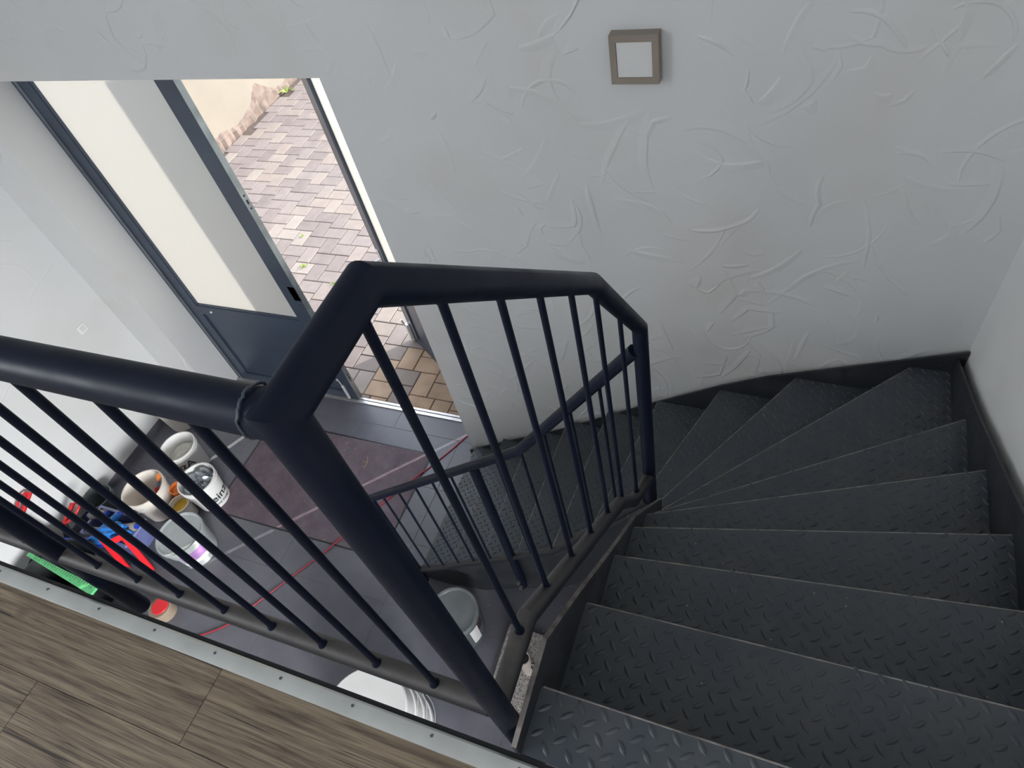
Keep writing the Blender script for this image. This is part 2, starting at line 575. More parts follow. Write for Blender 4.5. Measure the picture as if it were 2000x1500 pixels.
def lathe(bm, prof, n=40, centre=(0, 0, 0), mat=None):
    cx, cy, cz = centre
    rings = []
    for r, z in prof:
        if r < 1e-6:
            p = Vector((0, 0, z))
            rings.append([bm.verts.new((mat @ p if mat else p) + Vector(centre))])
        else:
            ring = []
            for i in range(n):
                a = 2 * math.pi * i / n
                p = Vector((r * math.cos(a), r * math.sin(a), z))
                ring.append(bm.verts.new((mat @ p if mat else p) + Vector(centre)))
            rings.append(ring)
    for a, b in zip(rings, rings[1:]):
        for i in range(n):
            j = (i + 1) % n
            if len(a) == 1 and len(b) == 1:
                continue
            if len(a) == 1:
                bm.faces.new((a[0], b[j], b[i]))
            elif len(b) == 1:
                bm.faces.new((a[i], a[j], b[0]))
            else:
                bm.faces.new((a[i], a[j], b[j], b[i]))


def obj(name, bm, mat, parent=None, angle=35, loc=None):
    """one mesh object; vertices are given in world space and moved to the parent's (or loc's) frame"""
    base = Vector((0, 0, 0))
    if parent is not None:
        base = parent['_w'] if False else ORIG[parent.name]
    elif loc is not None:
        base = Vector(loc)
    if base.length > 0:
        for v in bm.verts:
            v.co -= base
    finish(bm, angle)
    me = bpy.data.meshes.new(name)
    bm.to_mesh(me)
    bm.free()
    m = MAT[mat] if isinstance(mat, str) else mat
    me.materials.append(m)
    o = bpy.data.objects.new(name, me)
    COL.objects.link(o)
    if parent is not None:
        o.parent = parent
    else:
        o.location = base
    ORIG[o.name] = base.copy()
    return o


ORIG = {}


def thing(name, label, cat, loc=(0, 0, 0), group=None):
    o = bpy.data.objects.new(name, None)
    o.empty_display_size = 0.1
    COL.objects.link(o)
    o.location = loc
    ORIG[o.name] = Vector(loc)
    o['label'] = label
    o['category'] = cat
    if group:
        o['group'] = group
    return o


def tag(o, label=None, cat=None, group=None, kind=None):
    if label:
        o['label'] = label
    if cat:
        o['category'] = cat
    if group:
        o['group'] = group
    if kind:
        o['kind'] = kind
    return o


def struct(name, bm, mat, label, cat, angle=35):
    o = obj(name, bm, mat, angle=angle)
    return tag(o, label, cat, kind='structure')


def B(*a, **k):
    bm = bmesh.new()
    box(bm, *a)
    return bm


# ------------------------------------------------------------------ the place: key measures (metres)
FL = 2.85            # upper floor
H = 0.19             # riser
WY, WYO = 2.47, 2.86  # back wall inside and outside face
XR = 0.775           # right wall
XL = -5.20           # left wall
DX0, DX1 = -4.77, -2.12   # door opening, inner edges
LZ = 3.11            # lintel
CEIL = 6.40
EDGE = 0.19          # edge of the upper floor

# ---- setting: walls
bm = bmesh.new()
box(bm, XL - 0.3, DX0, WY, WYO, 0, CEIL)
box(bm, DX1, XR + 0.3, WY, 2.74, 0, CEIL)
box(bm, -2.01, XR + 0.3, 2.74, WYO, 0, CEIL)
box(bm, DX0, DX1, WY, 2.74, LZ, CEIL)
box(bm, DX0, -2.01, 2.74, WYO, 3.34, CEIL)
wall_b = struct('wall_back', bm, 'plaster', 'white trowel-textured plaster wall behind the stairs with the doorway in it', 'wall')


def trowel_ridges(name, count, seed, place, parent, mat):
    """raised trowel marks: curved ridges with one steep and one gently sloping side"""
    rr = random.Random(seed)
    bm = bmesh.new()
    made = 0
    while made < count:
        u0, v0 = rr.uniform(*place['u']), rr.uniform(*place['v'])
        L = rr.choice((0.07, 0.12, 0.18, 0.25, 0.33, 0.42)) * rr.uniform(0.7, 1.2)
        ang = rr.uniform(0, 2 * math.pi)
        kap = rr.choice((-1, 1)) * rr.choice((0.5, 1.5, 3.0, 5.0, 7.0)) * rr.uniform(0.6, 1.3)
        kink = rr.random() < 0.3
        hgt = rr.uniform(0.0018, 0.0055)
        steep = rr.uniform(0.005, 0.011)
        ramp = rr.uniform(0.008, 0.055)
        sd = rr.choice((-1, 1))
        n = max(6, int(L / 0.02))
        pts = []
        x, y = u0, v0
        for i in range(n + 1):
            pts.append((x, y, ang))
            ang += kap * L / n + rr.uniform(-0.09, 0.09)
            if kink and i == n // 2:
                ang += rr.choice((-1, 1)) * rr.uniform(0.5, 1.1)
            x += math.cos(ang) * L / n
            y += math.sin(ang) * L / n
        if any(place['bad'](p[0], p[1]) for p in pts):
            continue
        made += 1
        rows = []
        for i, (x, y, a_) in enumerate(pts):
            t = i / n
            env = math.sin(math.pi * min(1, max(0, t))) ** 0.5
            nx, ny = -math.sin(a_) * sd, math.cos(a_) * sd
            h = hgt * env * rr.uniform(0.75, 1.1)
            w = ramp * (0.35 + 0.65 * env)
            rows.append([bm.verts.new(place['at'](x + nx * q, y + ny * q, d)) for q, d in
                         ((-steep, -0.0004), (-steep * 0.25, h * 0.9), (steep * 0.35, h), (w * 0.45, h * 0.38), (w, -0.0004))])
        for r0, r1 in zip(rows, rows[1:]):
            for q in range(4):
                bm.faces.new((r0[q], r0[q + 1], r1[q + 1], r1[q]))
    o = obj(name, bm, mat, parent, angle=60)
    o['kind'] = 'stuff'
    return o


def bad_back(u, v):
    if DX0 - 0.03 < u < DX1 + 0.03 and v < LZ + 0.04:
        return True
    if abs(u + 0.654) < 0.12 and abs(v - 3.187) < 0.12:
        return True
    return u > XR - 0.03 or u < XL + 0.02


trowel_ridges('trowel_marks', 540, 21, {'u': (-3.2, XR), 'v': (0.2, 4.4), 'bad': bad_back, 'at': lambda u, v, d: (u, WY - d, v)}, wall_b, 'plaster')
trowel_ridges('trowel_marks', 60, 22, {'u': (-5.2, -3.0), 'v': (0.2, 4.4), 'bad': bad_back, 'at': lambda u, v, d: (u, WY - d, v)}, wall_b, 'plaster')

bm = bmesh.new()
box(bm, XR, XR + 0.3, -0.9, WY, 0, CEIL)
box(bm, XR, XR + 0.3, -4.3, -3.1, 0, CEIL)
box(bm, XR, XR + 0.3, -3.1, -0.9, 0, 0.75)
box(bm, XR, XR + 0.3, -3.1, -0.9, 2.35, CEIL)
struct('wall_right', bm, 'plaster_right', 'white plaster wall to the right of the stair treads', 'wall')

# left wall, with the upper window opening
bm = bmesh.new()
box(bm, XL - 0.3, XL, -4.3, WY, 0, 4.60)
box(bm, XL - 0.3, XL, -4.3, WY, 6.20, CEIL)
box(bm, XL - 0.3, XL, -4.3, -3.90, 4.60, 6.20)
box(bm, XL - 0.3, XL, -1.90, WY, 4.60, 6.20)
wall_l = struct('wall_left', bm, 'plaster_soft', 'bright white plaster wall on the far left behind the buckets', 'wall')
trowel_ridges('trowel_marks', 90, 23, {'u': (0.0, 2.45), 'v': (0.1, 2.6), 'bad': lambda u, v: u > 2.45 or v < 0.1, 'at': lambda u, v, d: (XL + d * 0.7, u, v)}, wall_l, 'plaster_soft')
bm = bmesh.new()
box(bm, XL - 0.3, XR + 0.3, -4.3, -4.0, 0, 4.60)
box(bm, XL - 0.3, XR + 0.3, -4.3, -4.0, 6.20, CEIL)
box(bm, XL - 0.3, -2.0, -4.3, -4.0, 4.60, 6.20)
box(bm, 0.3, XR + 0.3, -4.3, -4.0, 4.60, 6.20)
struct('wall_front', bm, 'plaster_soft', 'white wall behind the viewer with a window', 'wall')
struct('ceiling', B(XL - 0.3, XR + 0.3, -4.3, WYO, CEIL, CEIL + 0.2), 'ceiling', 'white ceiling over the stairwell', 'ceiling')


def window(name, x0, x1, y0, y1, label, zb=4.60, zt=6.20):
    w = thing(name, label, 'window', ((x0 + x1) / 2, (y0 + y1) / 2, zb))
    w['kind'] = 'structure'
    along_y = abs(y1 - y0) > abs(x1 - x0)
    t = 0.06
    bm = bmesh.new()
    if along_y:
        for a in (y0, (y0 + y1) / 2 - t / 2, y1 - t):
            box(bm, x0, x1, a, a + t, zb, zt)
        for c in (zb, zt - t):
            box(bm, x0, x1, y0, y1, c, c + t)
    else:
        for a in (x0, (x0 + x1) / 2 - t / 2, x1 - t):
            box(bm, a, a + t, y0, y1, zb, zt)
        for c in (zb, zt - t):
            box(bm, x0, x1, y0, y1, c, c + t)
    obj('window_frame', bm, 'white_pl', w)


window('window_1', XL - 0.26, XL - 0.20, -3.90, -1.90, 'white framed window in the upper left wall')
window('added_window', XR + 0.20, XR + 0.26, -3.1, -0.9, 'added white framed window, unseen in the right wall under the landing', 0.75, 2.35)  # added as the opening for the hall fill lamp
window('window_2', -2.0, 0.3, -4.26, -4.20, 'white framed window in the wall behind the viewer')

# ---- upper floor slab
sl = B(XL, XR, -4.0, EDGE - 0.012, 2.60, FL - 0.012)
struct('upper_floor_slab', sl, 'ceiling', 'landing slab under the wooden laminate floor', 'floor')

# laminate planks
lam = tag(thing('floor_upper', 'weathered grey-brown oak laminate floor of the landing', 'floor', (0, 0, FL - 0.012)), kind='structure')
PW, PL = 0.192, 1.29
seam0 = -0.028
row_off = {0: -1.134, 1: -1.612, 2: -0.55, 3: -1.33, 4: -0.87}
for row in range(0, 12):
    y1 = (EDGE - 0.036) if row == 0 else seam0 - (row - 1) * PW
    y0 = seam0 - row * PW
    x = row_off[row % 5] - 3 * PL
    while x < XR:
        a, b = max(x, XL), min(x + PL, XR)
        if b - a > 0.02 and b > -3.4:
            bm = bmesh.new()
            bevel_box(bm, a + 0.0004, b - 0.0004, y0 + 0.0004, y1 - 0.0004, FL - 0.012, FL, 0.0012)
            obj('plank', bm, 'oak', lam)
        x += PL
bm = B(XL, XR, -4.0, seam0 - 11 * PW, FL - 0.012, FL)
obj('plank_field', bm, 'oak', lam)['kind'] = 'stuff'

# edge trim of the landing
tr = tag(thing('trim_1', 'pale satin metal edge trim with countersunk screws along the landing', 'trim', (0, EDGE, FL)), kind='structure')
bm = bmesh.new()
prof = [(EDGE - 0.042, FL), (EDGE - 0.040, FL + 0.003), (EDGE - 0.022, FL + 0.0045), (EDGE - 0.006, FL + 0.0035),
        (EDGE - 0.001, FL - 0.002), (EDGE - 0.001, FL - 0.012), (EDGE - 0.042, FL - 0.012)]
slab_poly(bm, [(XL, y, z) for y, z in prof], (XR - XL, 0, 0))
obj('edge_profile', bm, 'trim_alu', tr)
bm = B(XL, XR, EDGE - 0.012, EDGE + 0.010, FL - 0.05, FL - 0.006)
obj('black_edge_strip', bm, 'black_rubber', tr)
for i in range(-5, 26):
    x = -1.377 + i * 0.2027 - 0.2027 * 6
    if x > XR - 0.05:
        break
    bm = bmesh.new()
    lathe(bm, [(0, 0.0003), (0.0012, 0.0001), (0.0016, 0.0010), (0.0034, 0.0012), (0.0038, 0), (0, -0.001)], 12, (x, EDGE - 0.017, FL + 0.0044))
    obj('screw', bm, 'screw', tr)

# ---- ground floor
fl = tag(thing('floor', 'dark slate tiled floor of the entrance hall', 'floor', (0, 0, 0)), kind='structure')
obj('grout_bed', B(XL, XR, -4.0, 2.76, -0.10, -0.003), 'grout', fl)
TY, TX = 0.4667, 0.952
offs = [-3.25, -3.25, -3.088, -3.40, -2.93, -3.25, -3.25 + 0.0, -3.25]
for r in range(-9, 5):
    y0 = 0.70 + r * TY
    y1 = min(y0 + TY, 2.752)
    if y0 > 2.74:
        break
    if y1 < -3.9:
        continue
    y0 = max(y0, -3.99)
    base = {0: -3.25, 1: -3.25, 2: -3.25 - 0.952, 3: -3.253, -1: -3.088}.get(r, -3.25 + 0.317 * (r % 3))
    x = base - 4 * TX
    while x < XR:
        a, b = max(x, XL), min(x + TX, XR)
        if b - a > 0.03:
            bm = bmesh.new()
            bevel_box(bm, a + 0.0016, b - 0.0016, y0 + 0.0016, y1 - 0.0016, -0.012, 0.0, 0.001)
            obj('tile', bm, 'tile', fl)
        x += TX

# skirting on the left wall and left door pier
bm = B(XL, XL + 0.012, -4.0, WY, 0, 0.075)
struct('baseboard_left', bm, 'tile', 'dark tile skirting along the left wall', 'baseboard')

# ---- threshold
th = tag(thing('trim_2', 'silver aluminium threshold rail of the entrance door', 'trim', (-3.4, 2.77, 0)), kind='structure')
obj('threshold_ramp', B(-4.77, -2.035, 2.745, 2.772, -0.01, 0.012), 'alu', th)
obj('threshold_groove', B(-4.77, -2.035, 2.772, 2.780, -0.01, 0.004), 'grey_pl', th)
obj('threshold_sill', B(-4.77, -2.035, 2.780, 2.800, -0.01, 0.014), 'alu', th)

# ---- door frame
fr = tag(thing('trim_3', 'slate blue steel door frame set deep in the doorway', 'door frame', (-3.4, 2.8, 0)), kind='structure')
obj('jamb', B(-4.755, -4.722, 2.765, 2.855, 0, 3.34), 'door_paint', fr)
obj('jamb', B(-2.035, -2.01, 2.765, 2.855, 0, 3.34), 'door_paint', fr)
obj('head', B(-4.722, -2.035, 2.765, 2.855, 3.24, 3.34), 'door_paint', fr)
obj('rebate_bead', B(-4.722, -4.714, 2.760, 2.772, 0.0, 3.24), 'door_edge', fr)


def leaf(name, label, width, mirror=False):
    """door leaf in local frame: x 0..width from the hinge, y thickness 0..0.055, z up"""
    d = tag(thing(name, label, 'door', (0, 0, 0)), kind='structure')
    W, T, TOP = width, 0.055, 3.22
    s = 0.105
    bz = 0.006
    obj('hinge_stile', B(0, s, 0, T, bz, TOP), 'door_paint', d)
    obj('lock_stile', B(W - s * 1.28, W - 0.003, 0, T, bz, TOP), 'door_paint', d)
    obj('edge_plate', B(W - 0.003, W, 0.002, T - 0.002, bz, TOP), 'door_edge', d)
    a, b = s, W - s * 1.28
    obj('mid_rail', B(a, b, 0, T, 0.885, 0.985), 'door_paint', d)
    obj('bottom_rail', B(a, b, 0, T, bz, 0.10), 'door_paint', d)
    obj('top_rail', B(a, b, 0, T, 3.12, TOP), 'door_paint', d)
    obj('lower_panel', B(a, b, 0.014, T - 0.012, 0.10, 0.885), 'door_paint', d)
    gl_ = obj('glass_pane', B(a, b, 0.022, 0.030, 0.985, 3.12), 'frosted', d)
    bm = bmesh.new()
    for x0, x1, z0, z1 in ((a, a + 0.016, 0.985, 3.12), (b - 0.016, b, 0.985, 3.12), (a + 0.016, b - 0.016, 0.985, 1.001), (a + 0.016, b - 0.016, 3.104, 3.12)):
        box(bm, x0, x1, 0.004, 0.0218, z0, z1)
    obj('glazing_bead', bm, 'door_paint', d)
    return d


# closed leaf (hinged left, lock edge towards the opening)
d1 = leaf('door_1', 'closed slate blue door leaf with a tall frosted pane', 1.325)
d1.location = (-4.716, 2.775, 0)
ORIG[d1.name] = Vector((0, 0, 0))
for zc, lst in ((2.10, (-0.05, 0.0, 0.05)), (0.28, (-0.035, 0.0, 0.04))):
    for dz in lst:
        hh = 0.016 if dz == 0 else 0.006
        obj('keep_slot', B(1.3245, 1.3262, 0.022, 0.036, zc + dz - hh, zc + dz + hh), 'black_rubber', d1)
obj('strike_box', B(1.26, 1.3255, 0.004, 0.0, 1.22, 1.36), 'black_rubber', d1)
bm = bmesh.new()
lathe(bm, [(0, 0), (0.011, 0.0), (0.012, 0.008), (0.008, 0.013), (0, 0.014)], 16, (0, 0, 0), Matrix.Rotation(math.pi / 2, 4, 'X'))
for v_ in bm.verts:
    v_.co += Vector((0.24, 0.0, 0.935))
obj('stud', bm, 'wire', d1)
bm = bmesh.new()
bevel_box(bm, 1.228, 1.252, -0.022, 0.0, 0.02, 0.20, 0.005)
tube(bm, [(1.24, -0.012, 0.19), (1.24, -0.020, 0.27), (1.238, -0.028, 0.30)], [0.006, 0.006, 0.010], 10)
obj('drop_bolt', bm, 'wire', d1)

# open leaf, swung out into the yard
d2 = leaf('door_2', 'open slate blue door leaf swung outwards into the yard', 1.325)
HP = Vector((-2.083, 2.853, 0))
FP = Vector((-3.189, 3.614, 0))
ang = math.atan2(FP.y - HP.y, FP.x - HP.x)
d2.location = HP
d2.rotation_euler = (0, 0, ang)
ORIG[d2.name] = Vector((0, 0, 0))
bm = bmesh.new()
tube(bm, [(1.265, 0.055, 1.02), (1.265, 0.105, 1.02), (1.255, 0.115, 1.02), (1.15, 0.115, 1.02), (1.14, 0.105, 1.01)], 0.010, 10)
bevel_box(bm, 1.245, 1.285, 0.055, 0.062, 0.90, 1.12, 0.003)
obj('lever_handle', bm, 'wire', d2)
bm = bmesh.new()
bevel_box(bm, 1.29, 1.335, 0.055, 0.085, 0.03, 0.22, 0.004)
tube(bm, [(1.31, 0.09, 0.22), (1.31, 0.10, 0.30)], 0.009, 10)
obj('foot_bolt', bm, 'wire', d2)

# ---- yard: paving
yard = tag(thing('paving', 'herringbone concrete block paving of the sunny yard', 'paving', (-4, 4, 0)), kind='structure')
obj('joint_bed', B(-7.75, 1.5, 2.80, 14.0, -0.12, -0.011), 'joint', yard)
U = 0.0868
ax_, ay_ = -3.393, 2.847
cells = []
for m in range(-40, 60):
    for n_ in range(-60, 60):
        ox = ax_ + (5 * m - 2 * n_) * U
        oy = ay_ + (-1 * m - 2 * n_) * U
        for (x0, x1, y0, y1) in ((0, 3, 0, 2), (3, 5, -1, 2)):
            r = (ox + x0 * U, ox + x1 * U, oy + y0 * U, oy + y1 * U)
            cx, cy = (r[0] + r[1]) / 2, (r[2] + r[3]) / 2
            if r[0] < -7.66 or r[1] > 0.6 or r[3] < 2.815 or r[3] > 12:
                continue
            cells.append((cx, cy, r))


def vis(c):
    cx, cy = c[0], c[1]
    t = cx / cy
    d = 0
    if t > -0.80:
        d = (t + 0.80) * cy
    elif t < -1.24:
        d = (-1.24 - t) * cy
    return cy + 5.0 * d


cells.sort(key=vis)


def paver_mesh(bm, r, dz):
    g = 0.0035
    x0, x1, y0, y1 = r[0] + g, r[1] - g, max(r[2] + g, 2.803), r[3] - g
    c = 0.005
    lo = [bm.verts.new(p) for p in ((x0, y0, -0.06), (x1, y0, -0.06), (x1, y1, -0.06), (x0, y1, -0.06))]
    mi = [bm.verts.new(p) for p in ((x0, y0, dz - c), (x1, y0, dz - c), (x1, y1, dz - c), (x0, y1, dz - c))]
    hi = [bm.verts.new(p) for p in ((x0 + c, y0 + c, dz), (x1 - c, y0 + c, dz), (x1 - c, y1 - c, dz), (x0 + c, y1 - c, dz))]
    bm.faces.new(hi)
    for p, q in ((lo, mi), (mi, hi)):
        for i in range(4):
            bm.faces.new((p[i], p[(i + 1) % 4], q[(i + 1) % 4], q[i]))


rnd_t = random.Random(8)
for cx, cy, r in cells[:300]:
    bm = bmesh.new()
    paver_mesh(bm, r, random.uniform(-0.003, 0.001))
    tan = cx > -3.12 + rnd_t.uniform(-0.25, 0.2) and cy < 3.5
    obj('paving_stone', bm, 'paver_tan' if tan else 'paver', yard)
# the stones outside the view, in four mixed shades
shades = [bmesh.new() for _ in range(4)]
for cx, cy, r in cells[300:]:
    paver_mesh(random.choice(shades), r, random.uniform(-0.003, 0.001))
for b_ in shades:
    o = obj('paving_stones_beyond', b_, 'paver', yard)
    o['kind'] = 'stuff'

# cream wall across the yard, with its broken foot
yw = tag(thing('wall_yard', 'sunlit cream plaster wall across the yard', 'wall', (-7.7, 7, 0)), kind='structure')
obj('wall_face', B(-8.0, -7.70, 1.0, 14.0, 0.0, 4.0), 'facade', yw)
bm = bmesh.new()
rnd = random.Random(3)
ny = 110
ys = [5.0 + 6.0 * i / ny for i in range(ny + 1)]
prev = None
for y in ys:
    h = 0.13 + 0.05 * math.sin(y * 3.1) + 0.03 * math.sin(y * 9.7 + 1) + rnd.uniform(-0.012, 0.012)
    if 7.1 < y < 7.9:
        h += 0.35 * math.exp(-((y - 7.55) / 0.22) ** 2)
    d = -7.66 + rnd.uniform(-0.015, 0.02)
    cur = [bm.verts.new((-7.71, y, -0.05)), bm.verts.new((d, y, -0.05)), bm.verts.new((d - 0.01, y, h * 0.6)), bm.verts.new((-7.71, y, max(0.05, h)))]
    if prev:
        for i in range(3):
            bm.faces.new((prev[i], cur[i], cur[i + 1], prev[i + 1]))
    prev = cur
obj('broken_plaster_foot', bm, 'facade_base', yw, angle=20)


def weed(x, y, s, label):
    t = thing('weed', label, 'plant', (x, y, 0), group='weeds in the yard paving')
    rr = random.Random(int((x + y) * 1000))
    for i in range(7):
        a = rr.uniform(0, 6.28)
        L = s * rr.uniform(0.6, 1.1)
        bm = bmesh.new()
        u = Vector((math.cos(a), math.sin(a), 0))
        w = Vector((-u.y, u.x, 0)) * (0.16 * s)
        o0 = Vector((x, y, -0.004))
        p1 = o0 + u * L * 0.45 + Vector((0, 0, L * 0.35))
        p2 = o0 + u * L + Vector((0, 0, L * rr.uniform(0.15, 0.5)))
        slab_poly(bm, [o0 - w * 0.2, p1 - w, p2, p1 + w, o0 + w * 0.2], (0, 0, 0.0015))
        obj('leaf', bm, 'weed', t)


weed(-4.99, 4.35, 0.06, 'tiny green weed beside the edge of the closed door leaf')
weed(-5.3, 4.83, 0.045, 'small green weed between the pale paving stones mid-yard')
weed(-4.47, 4.13, 0.045, 'tiny green weed just above the bend of the black handrail')
weed(-7.58, 8.0, 0.16, 'green weed tuft at the foot of the cream yard wall')

# ------------------------------------------------------------------ staircase
# nosing lines on plan (inner point, outer point), top step first
N = {1: ((-0.39, 0.340), (0.153, 0.340)), 2: ((-0.356, 0.614), (0.596, 0.641)), 3: ((-0.361, 0.845), (0.677, 0.963)),
     4: ((-0.356, 1.045), (0.740, 1.301)), 5: ((-0.347, 1.208), (0.737, 1.659)), 6: ((-0.330, 1.338), (0.737, 2.029)),
     7: ((-0.357, 1.449), (0.595, 2.467)), 8: ((-0.402, 1.600), (0.095, 2.441)), 9: ((-0.492, 1.803), (-0.277, 2.427)),
     10: ((-0.772, 1.583), (-0.626, 2.42)), 11: ((-0.999, 1.473), (-0.948, 2.338)), 12: ((-1.249, 1.449), (-1.237, 2.407)),
     13: ((-1.518, 1.535), (-1.519, 2.195)), 14: ((-1.780, 1.427), (-1.782, 2.193)), 15: ((-2.054, 1.423), (-2.058, 2.37))}
XI, YI = -0.370, 1.432      # inner edge of the treads (two stringers meeting at the corner)
XO, YO = 0.732, 2.440       # outer edge
STEPS = 15


def hit(p, q, axis, val):
    t = (val - p[axis]) / (q[axis] - p[axis])
    return (p[0] + t * (q[0] - p[0]), p[1] + t * (q[1] - p[1]))


ends = {}
for k_, (p, q) in N.items():
    inner = None
    if abs(q[0] - p[0]) > 1e-6:
        c = hit(p, q, 0, XI)
        if 0 < c[1] <= YI and k_ < 9:
            inner = c
    if inner is None:
        inner = hit(p, q, 1, YI)
    outer = None
    if abs(q[0] - p[0]) > 1e-6 and q[0] > p[0]:
        c = hit(p, q, 0, XO)
        if c[1] <= YO:
            outer = c
    if outer is None:
        outer = hit(p, q, 1, YO)
    ends[k_] = (Vector(inner), Vector(outer))
ends[0] = (Vector((XI, EDGE + 0.012)), Vector((XO, EDGE + 0.012)))
for k_ in (7, 8, 9):       # keep the winder nosings fanned round the inner corner
    pass

stair = thing('staircase', 'black steel winding staircase with diamond plate treads', 'staircase', (-0.4, 1.4, 0))


def inside(pt, poly, margin):
    n = len(poly)
    area2 = sum(poly[i][0] * poly[(i + 1) % n][1] - poly[(i + 1) % n][0] * poly[i][1] for i in range(n))
    sg = 1 if area2 > 0 else -1
    for i in range(n):
        a, b = poly[i], poly[(i + 1) % n]
        ex, ey = b[0] - a[0], b[1] - a[1]
        L = math.hypot(ex, ey)
        if L < 1e-6:
            continue
        if sg * (ex * (pt[1] - a[1]) - ey * (pt[0] - a[0])) / L < margin:
            return False
    return True


for k_ in range(1, STEPS + 1):
    z = FL - (k_ - 1) * H
    i1, o1 = ends[k_]
    i0, o0 = ends[k_ - 1]
    # back edge tucked 25 mm under the step above
    d_ = (o0 - i0).normalized()
    nb_ = Vector((d_.y, -d_.x))
    mid = (i1 + o1) / 2 - (i0 + o0) / 2
    if nb_.dot(mid) > 0:
        nb_ = -nb_
    lap = 0.0 if k_ == 1 else 0.03
    b_i, b_o = i0 + nb_ * lap * (0.2 if k_ in (5, 6, 7, 8) else 1), o0 + nb_ * lap
    b_i.x = max(b_i.x, XI - 3) if b_i.y > YI - 0.01 else XI
    if b_o.x > XO:
        b_o.x = XO
    if b_o.y > YO:
        b_o.y = YO
    poly = [i1]
    if i1.y >= YI - 1e-4 and i0.x >= XI - 1e-4 and i0.y < YI - 1e-4:
        poly = [i1, Vector((XI, YI))]
    poly += [b_i, b_o]
    if b_o.x >= XO - 0.002 and b_o.y < YO - 0.02 and o1.y >= YO - 1e-3:
        poly.append(Vector((XO, YO)))
    poly.append(o1)
    poly = [(p.x, p.y) for p in poly]
    bm = bmesh.new()
    prism(bm, poly, z - 0.006, z)
    # folded front lip
    fdir = (o1 - i1).normalized()
    nf = Vector((fdir.y, -fdir.x))
    if nf.dot(mid) < 0:
        nf = -nf
    a, b = i1 - nf * 0.006, o1 - nf * 0.006
    prism(bm, [(a.x, a.y), (b.x, b.y), (o1.x, o1.y), (i1.x, i1.y)], z - 0.055, z - 0.006)
    tread = obj('tread', bm, 'tread', stair)
    # worn rounded nosing edge, its highlight put into a lighter colour
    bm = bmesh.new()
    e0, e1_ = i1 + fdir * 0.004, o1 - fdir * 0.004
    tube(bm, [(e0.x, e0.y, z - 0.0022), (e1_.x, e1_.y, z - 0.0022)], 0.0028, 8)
    obj('nosing_edge', bm, 'worn_lit', tread)
    # raised lozenges of the plate
    bm = bmesh.new()
    S = 0.050
    xs = [p[0] for p in poly]
    ys_ = [p[1] for p in poly]
    for par in (0, 1):
        ang_ = math.radians(38) if par == 0 else math.radians(-52)
        ux, uy = math.cos(ang_), math.sin(ang_)
        ii0, ii1 = int(min(xs) / S) - 2, int(max(xs) / S) + 2
        jj0, jj1 = int(min(ys_) / S) - 2, int(max(ys_) / S) + 2
        for ii in range(ii0, ii1):
            for jj in range(jj0, jj1):
                cx, cy = (ii + 0.5 * par) * S, (jj + 0.5 * par) * S
                if not inside((cx, cy), poly, 0.006):
                    continue
                La, Lb, hz = 0.0175, 0.0060, 0.0030
                pts_b = [(-La, 0), (-La * 0.5, -Lb * 0.85), (0, -Lb), (La * 0.5, -Lb * 0.85), (La, 0), (La * 0.5, Lb * 0.85), (0, Lb), (-La * 0.5, Lb * 0.85)]
                bot = [bm.verts.new((cx + ux * s - uy * t, cy + uy * s + ux * t, z - 0.0002)) for s, t in pts_b]
                top = [bm.verts.new((cx + ux * s * 0.82 - uy * t * 0.5, cy + uy * s * 0.82 + ux * t * 0.5, z + hz * (1 if abs(s) < La * 0.9 else 0.6))) for s, t in pts_b]
                for q in range(8):
                    bm.faces.new((bot[q], bot[(q + 1) % 8], top[(q + 1) % 8], top[q]))
                bm.faces.new(top)
    if len(bm.verts):
        o = obj('raised_lozenges', bm, 'tread', tread, angle=50)
        o['kind'] = 'stuff'
    else:
        bm.free()

# stringers
ST = 0.010


def plate_x(top, depth, x0, x1):
    """plate standing along Y: top edge points (y,z)"""
    bm = bmesh.new()
    bot = [(y, z - depth) for y, z in top]
    slab_poly(bm, [(x0, y, z) for y, z in top] + [(x0, y, z) for y, z in bot[::-1]], (x1 - x0, 0, 0))
    return bm


def plate_y(top, depth, y0, y1, floor=0.0):
    bm = bmesh.new()
    bot = [(x, max(floor, z - depth)) for x, z in top]
    slab_poly(bm, [(x, y0, z) for x, z in top] + [(x, y0, z) for x, z in bot[::-1]], (0, y1 - y0, 0))
    return bm


tag(obj('inner_stringer', plate_x([(0.20, 2.905), (0.317, 2.925), (0.417, 2.935), (0.60, 2.762), (0.835, 2.521), (1.084, 2.285), (1.438, 1.80)], 0.33, XI - ST, XI), 'stringer', stair))
obj('inner_stringer', plate_y([(XI - ST, 1.805), (-0.474, 1.663), (-0.619, 1.443), (-0.883, 1.061), (-0.966, 0.955), (-1.30, 0.720), (-1.60, 0.497), (-1.90, 0.290), (-2.075, 0.17)], 0.42, YI - ST, YI), 'stringer', stair)
obj('outer_stringer', plate_x([(0.20, 2.93), (0.417, 2.94), (0.641, 2.76), (0.963, 2.57), (1.301, 2.375), (1.659, 2.185), (2.029, 1.99), (YO + ST, 1.80)], 0.34, XO, XO + ST), 'stringer', stair)
obj('outer_stringer', plate_y([(XR - 0.003, 1.850), (-0.043, 1.495), (-0.272, 1.365), (-0.678, 1.092), (-1.293, 0.645), (-2.129, 0.115)], 0.42, YO, YO + ST), 'stringer', stair)

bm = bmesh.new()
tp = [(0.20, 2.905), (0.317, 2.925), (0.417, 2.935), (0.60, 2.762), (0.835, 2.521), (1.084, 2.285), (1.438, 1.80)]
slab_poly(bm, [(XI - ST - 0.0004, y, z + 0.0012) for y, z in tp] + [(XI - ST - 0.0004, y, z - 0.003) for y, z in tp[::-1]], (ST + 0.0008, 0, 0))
obj('worn_top_edge', bm, 'worn_lit', stair)

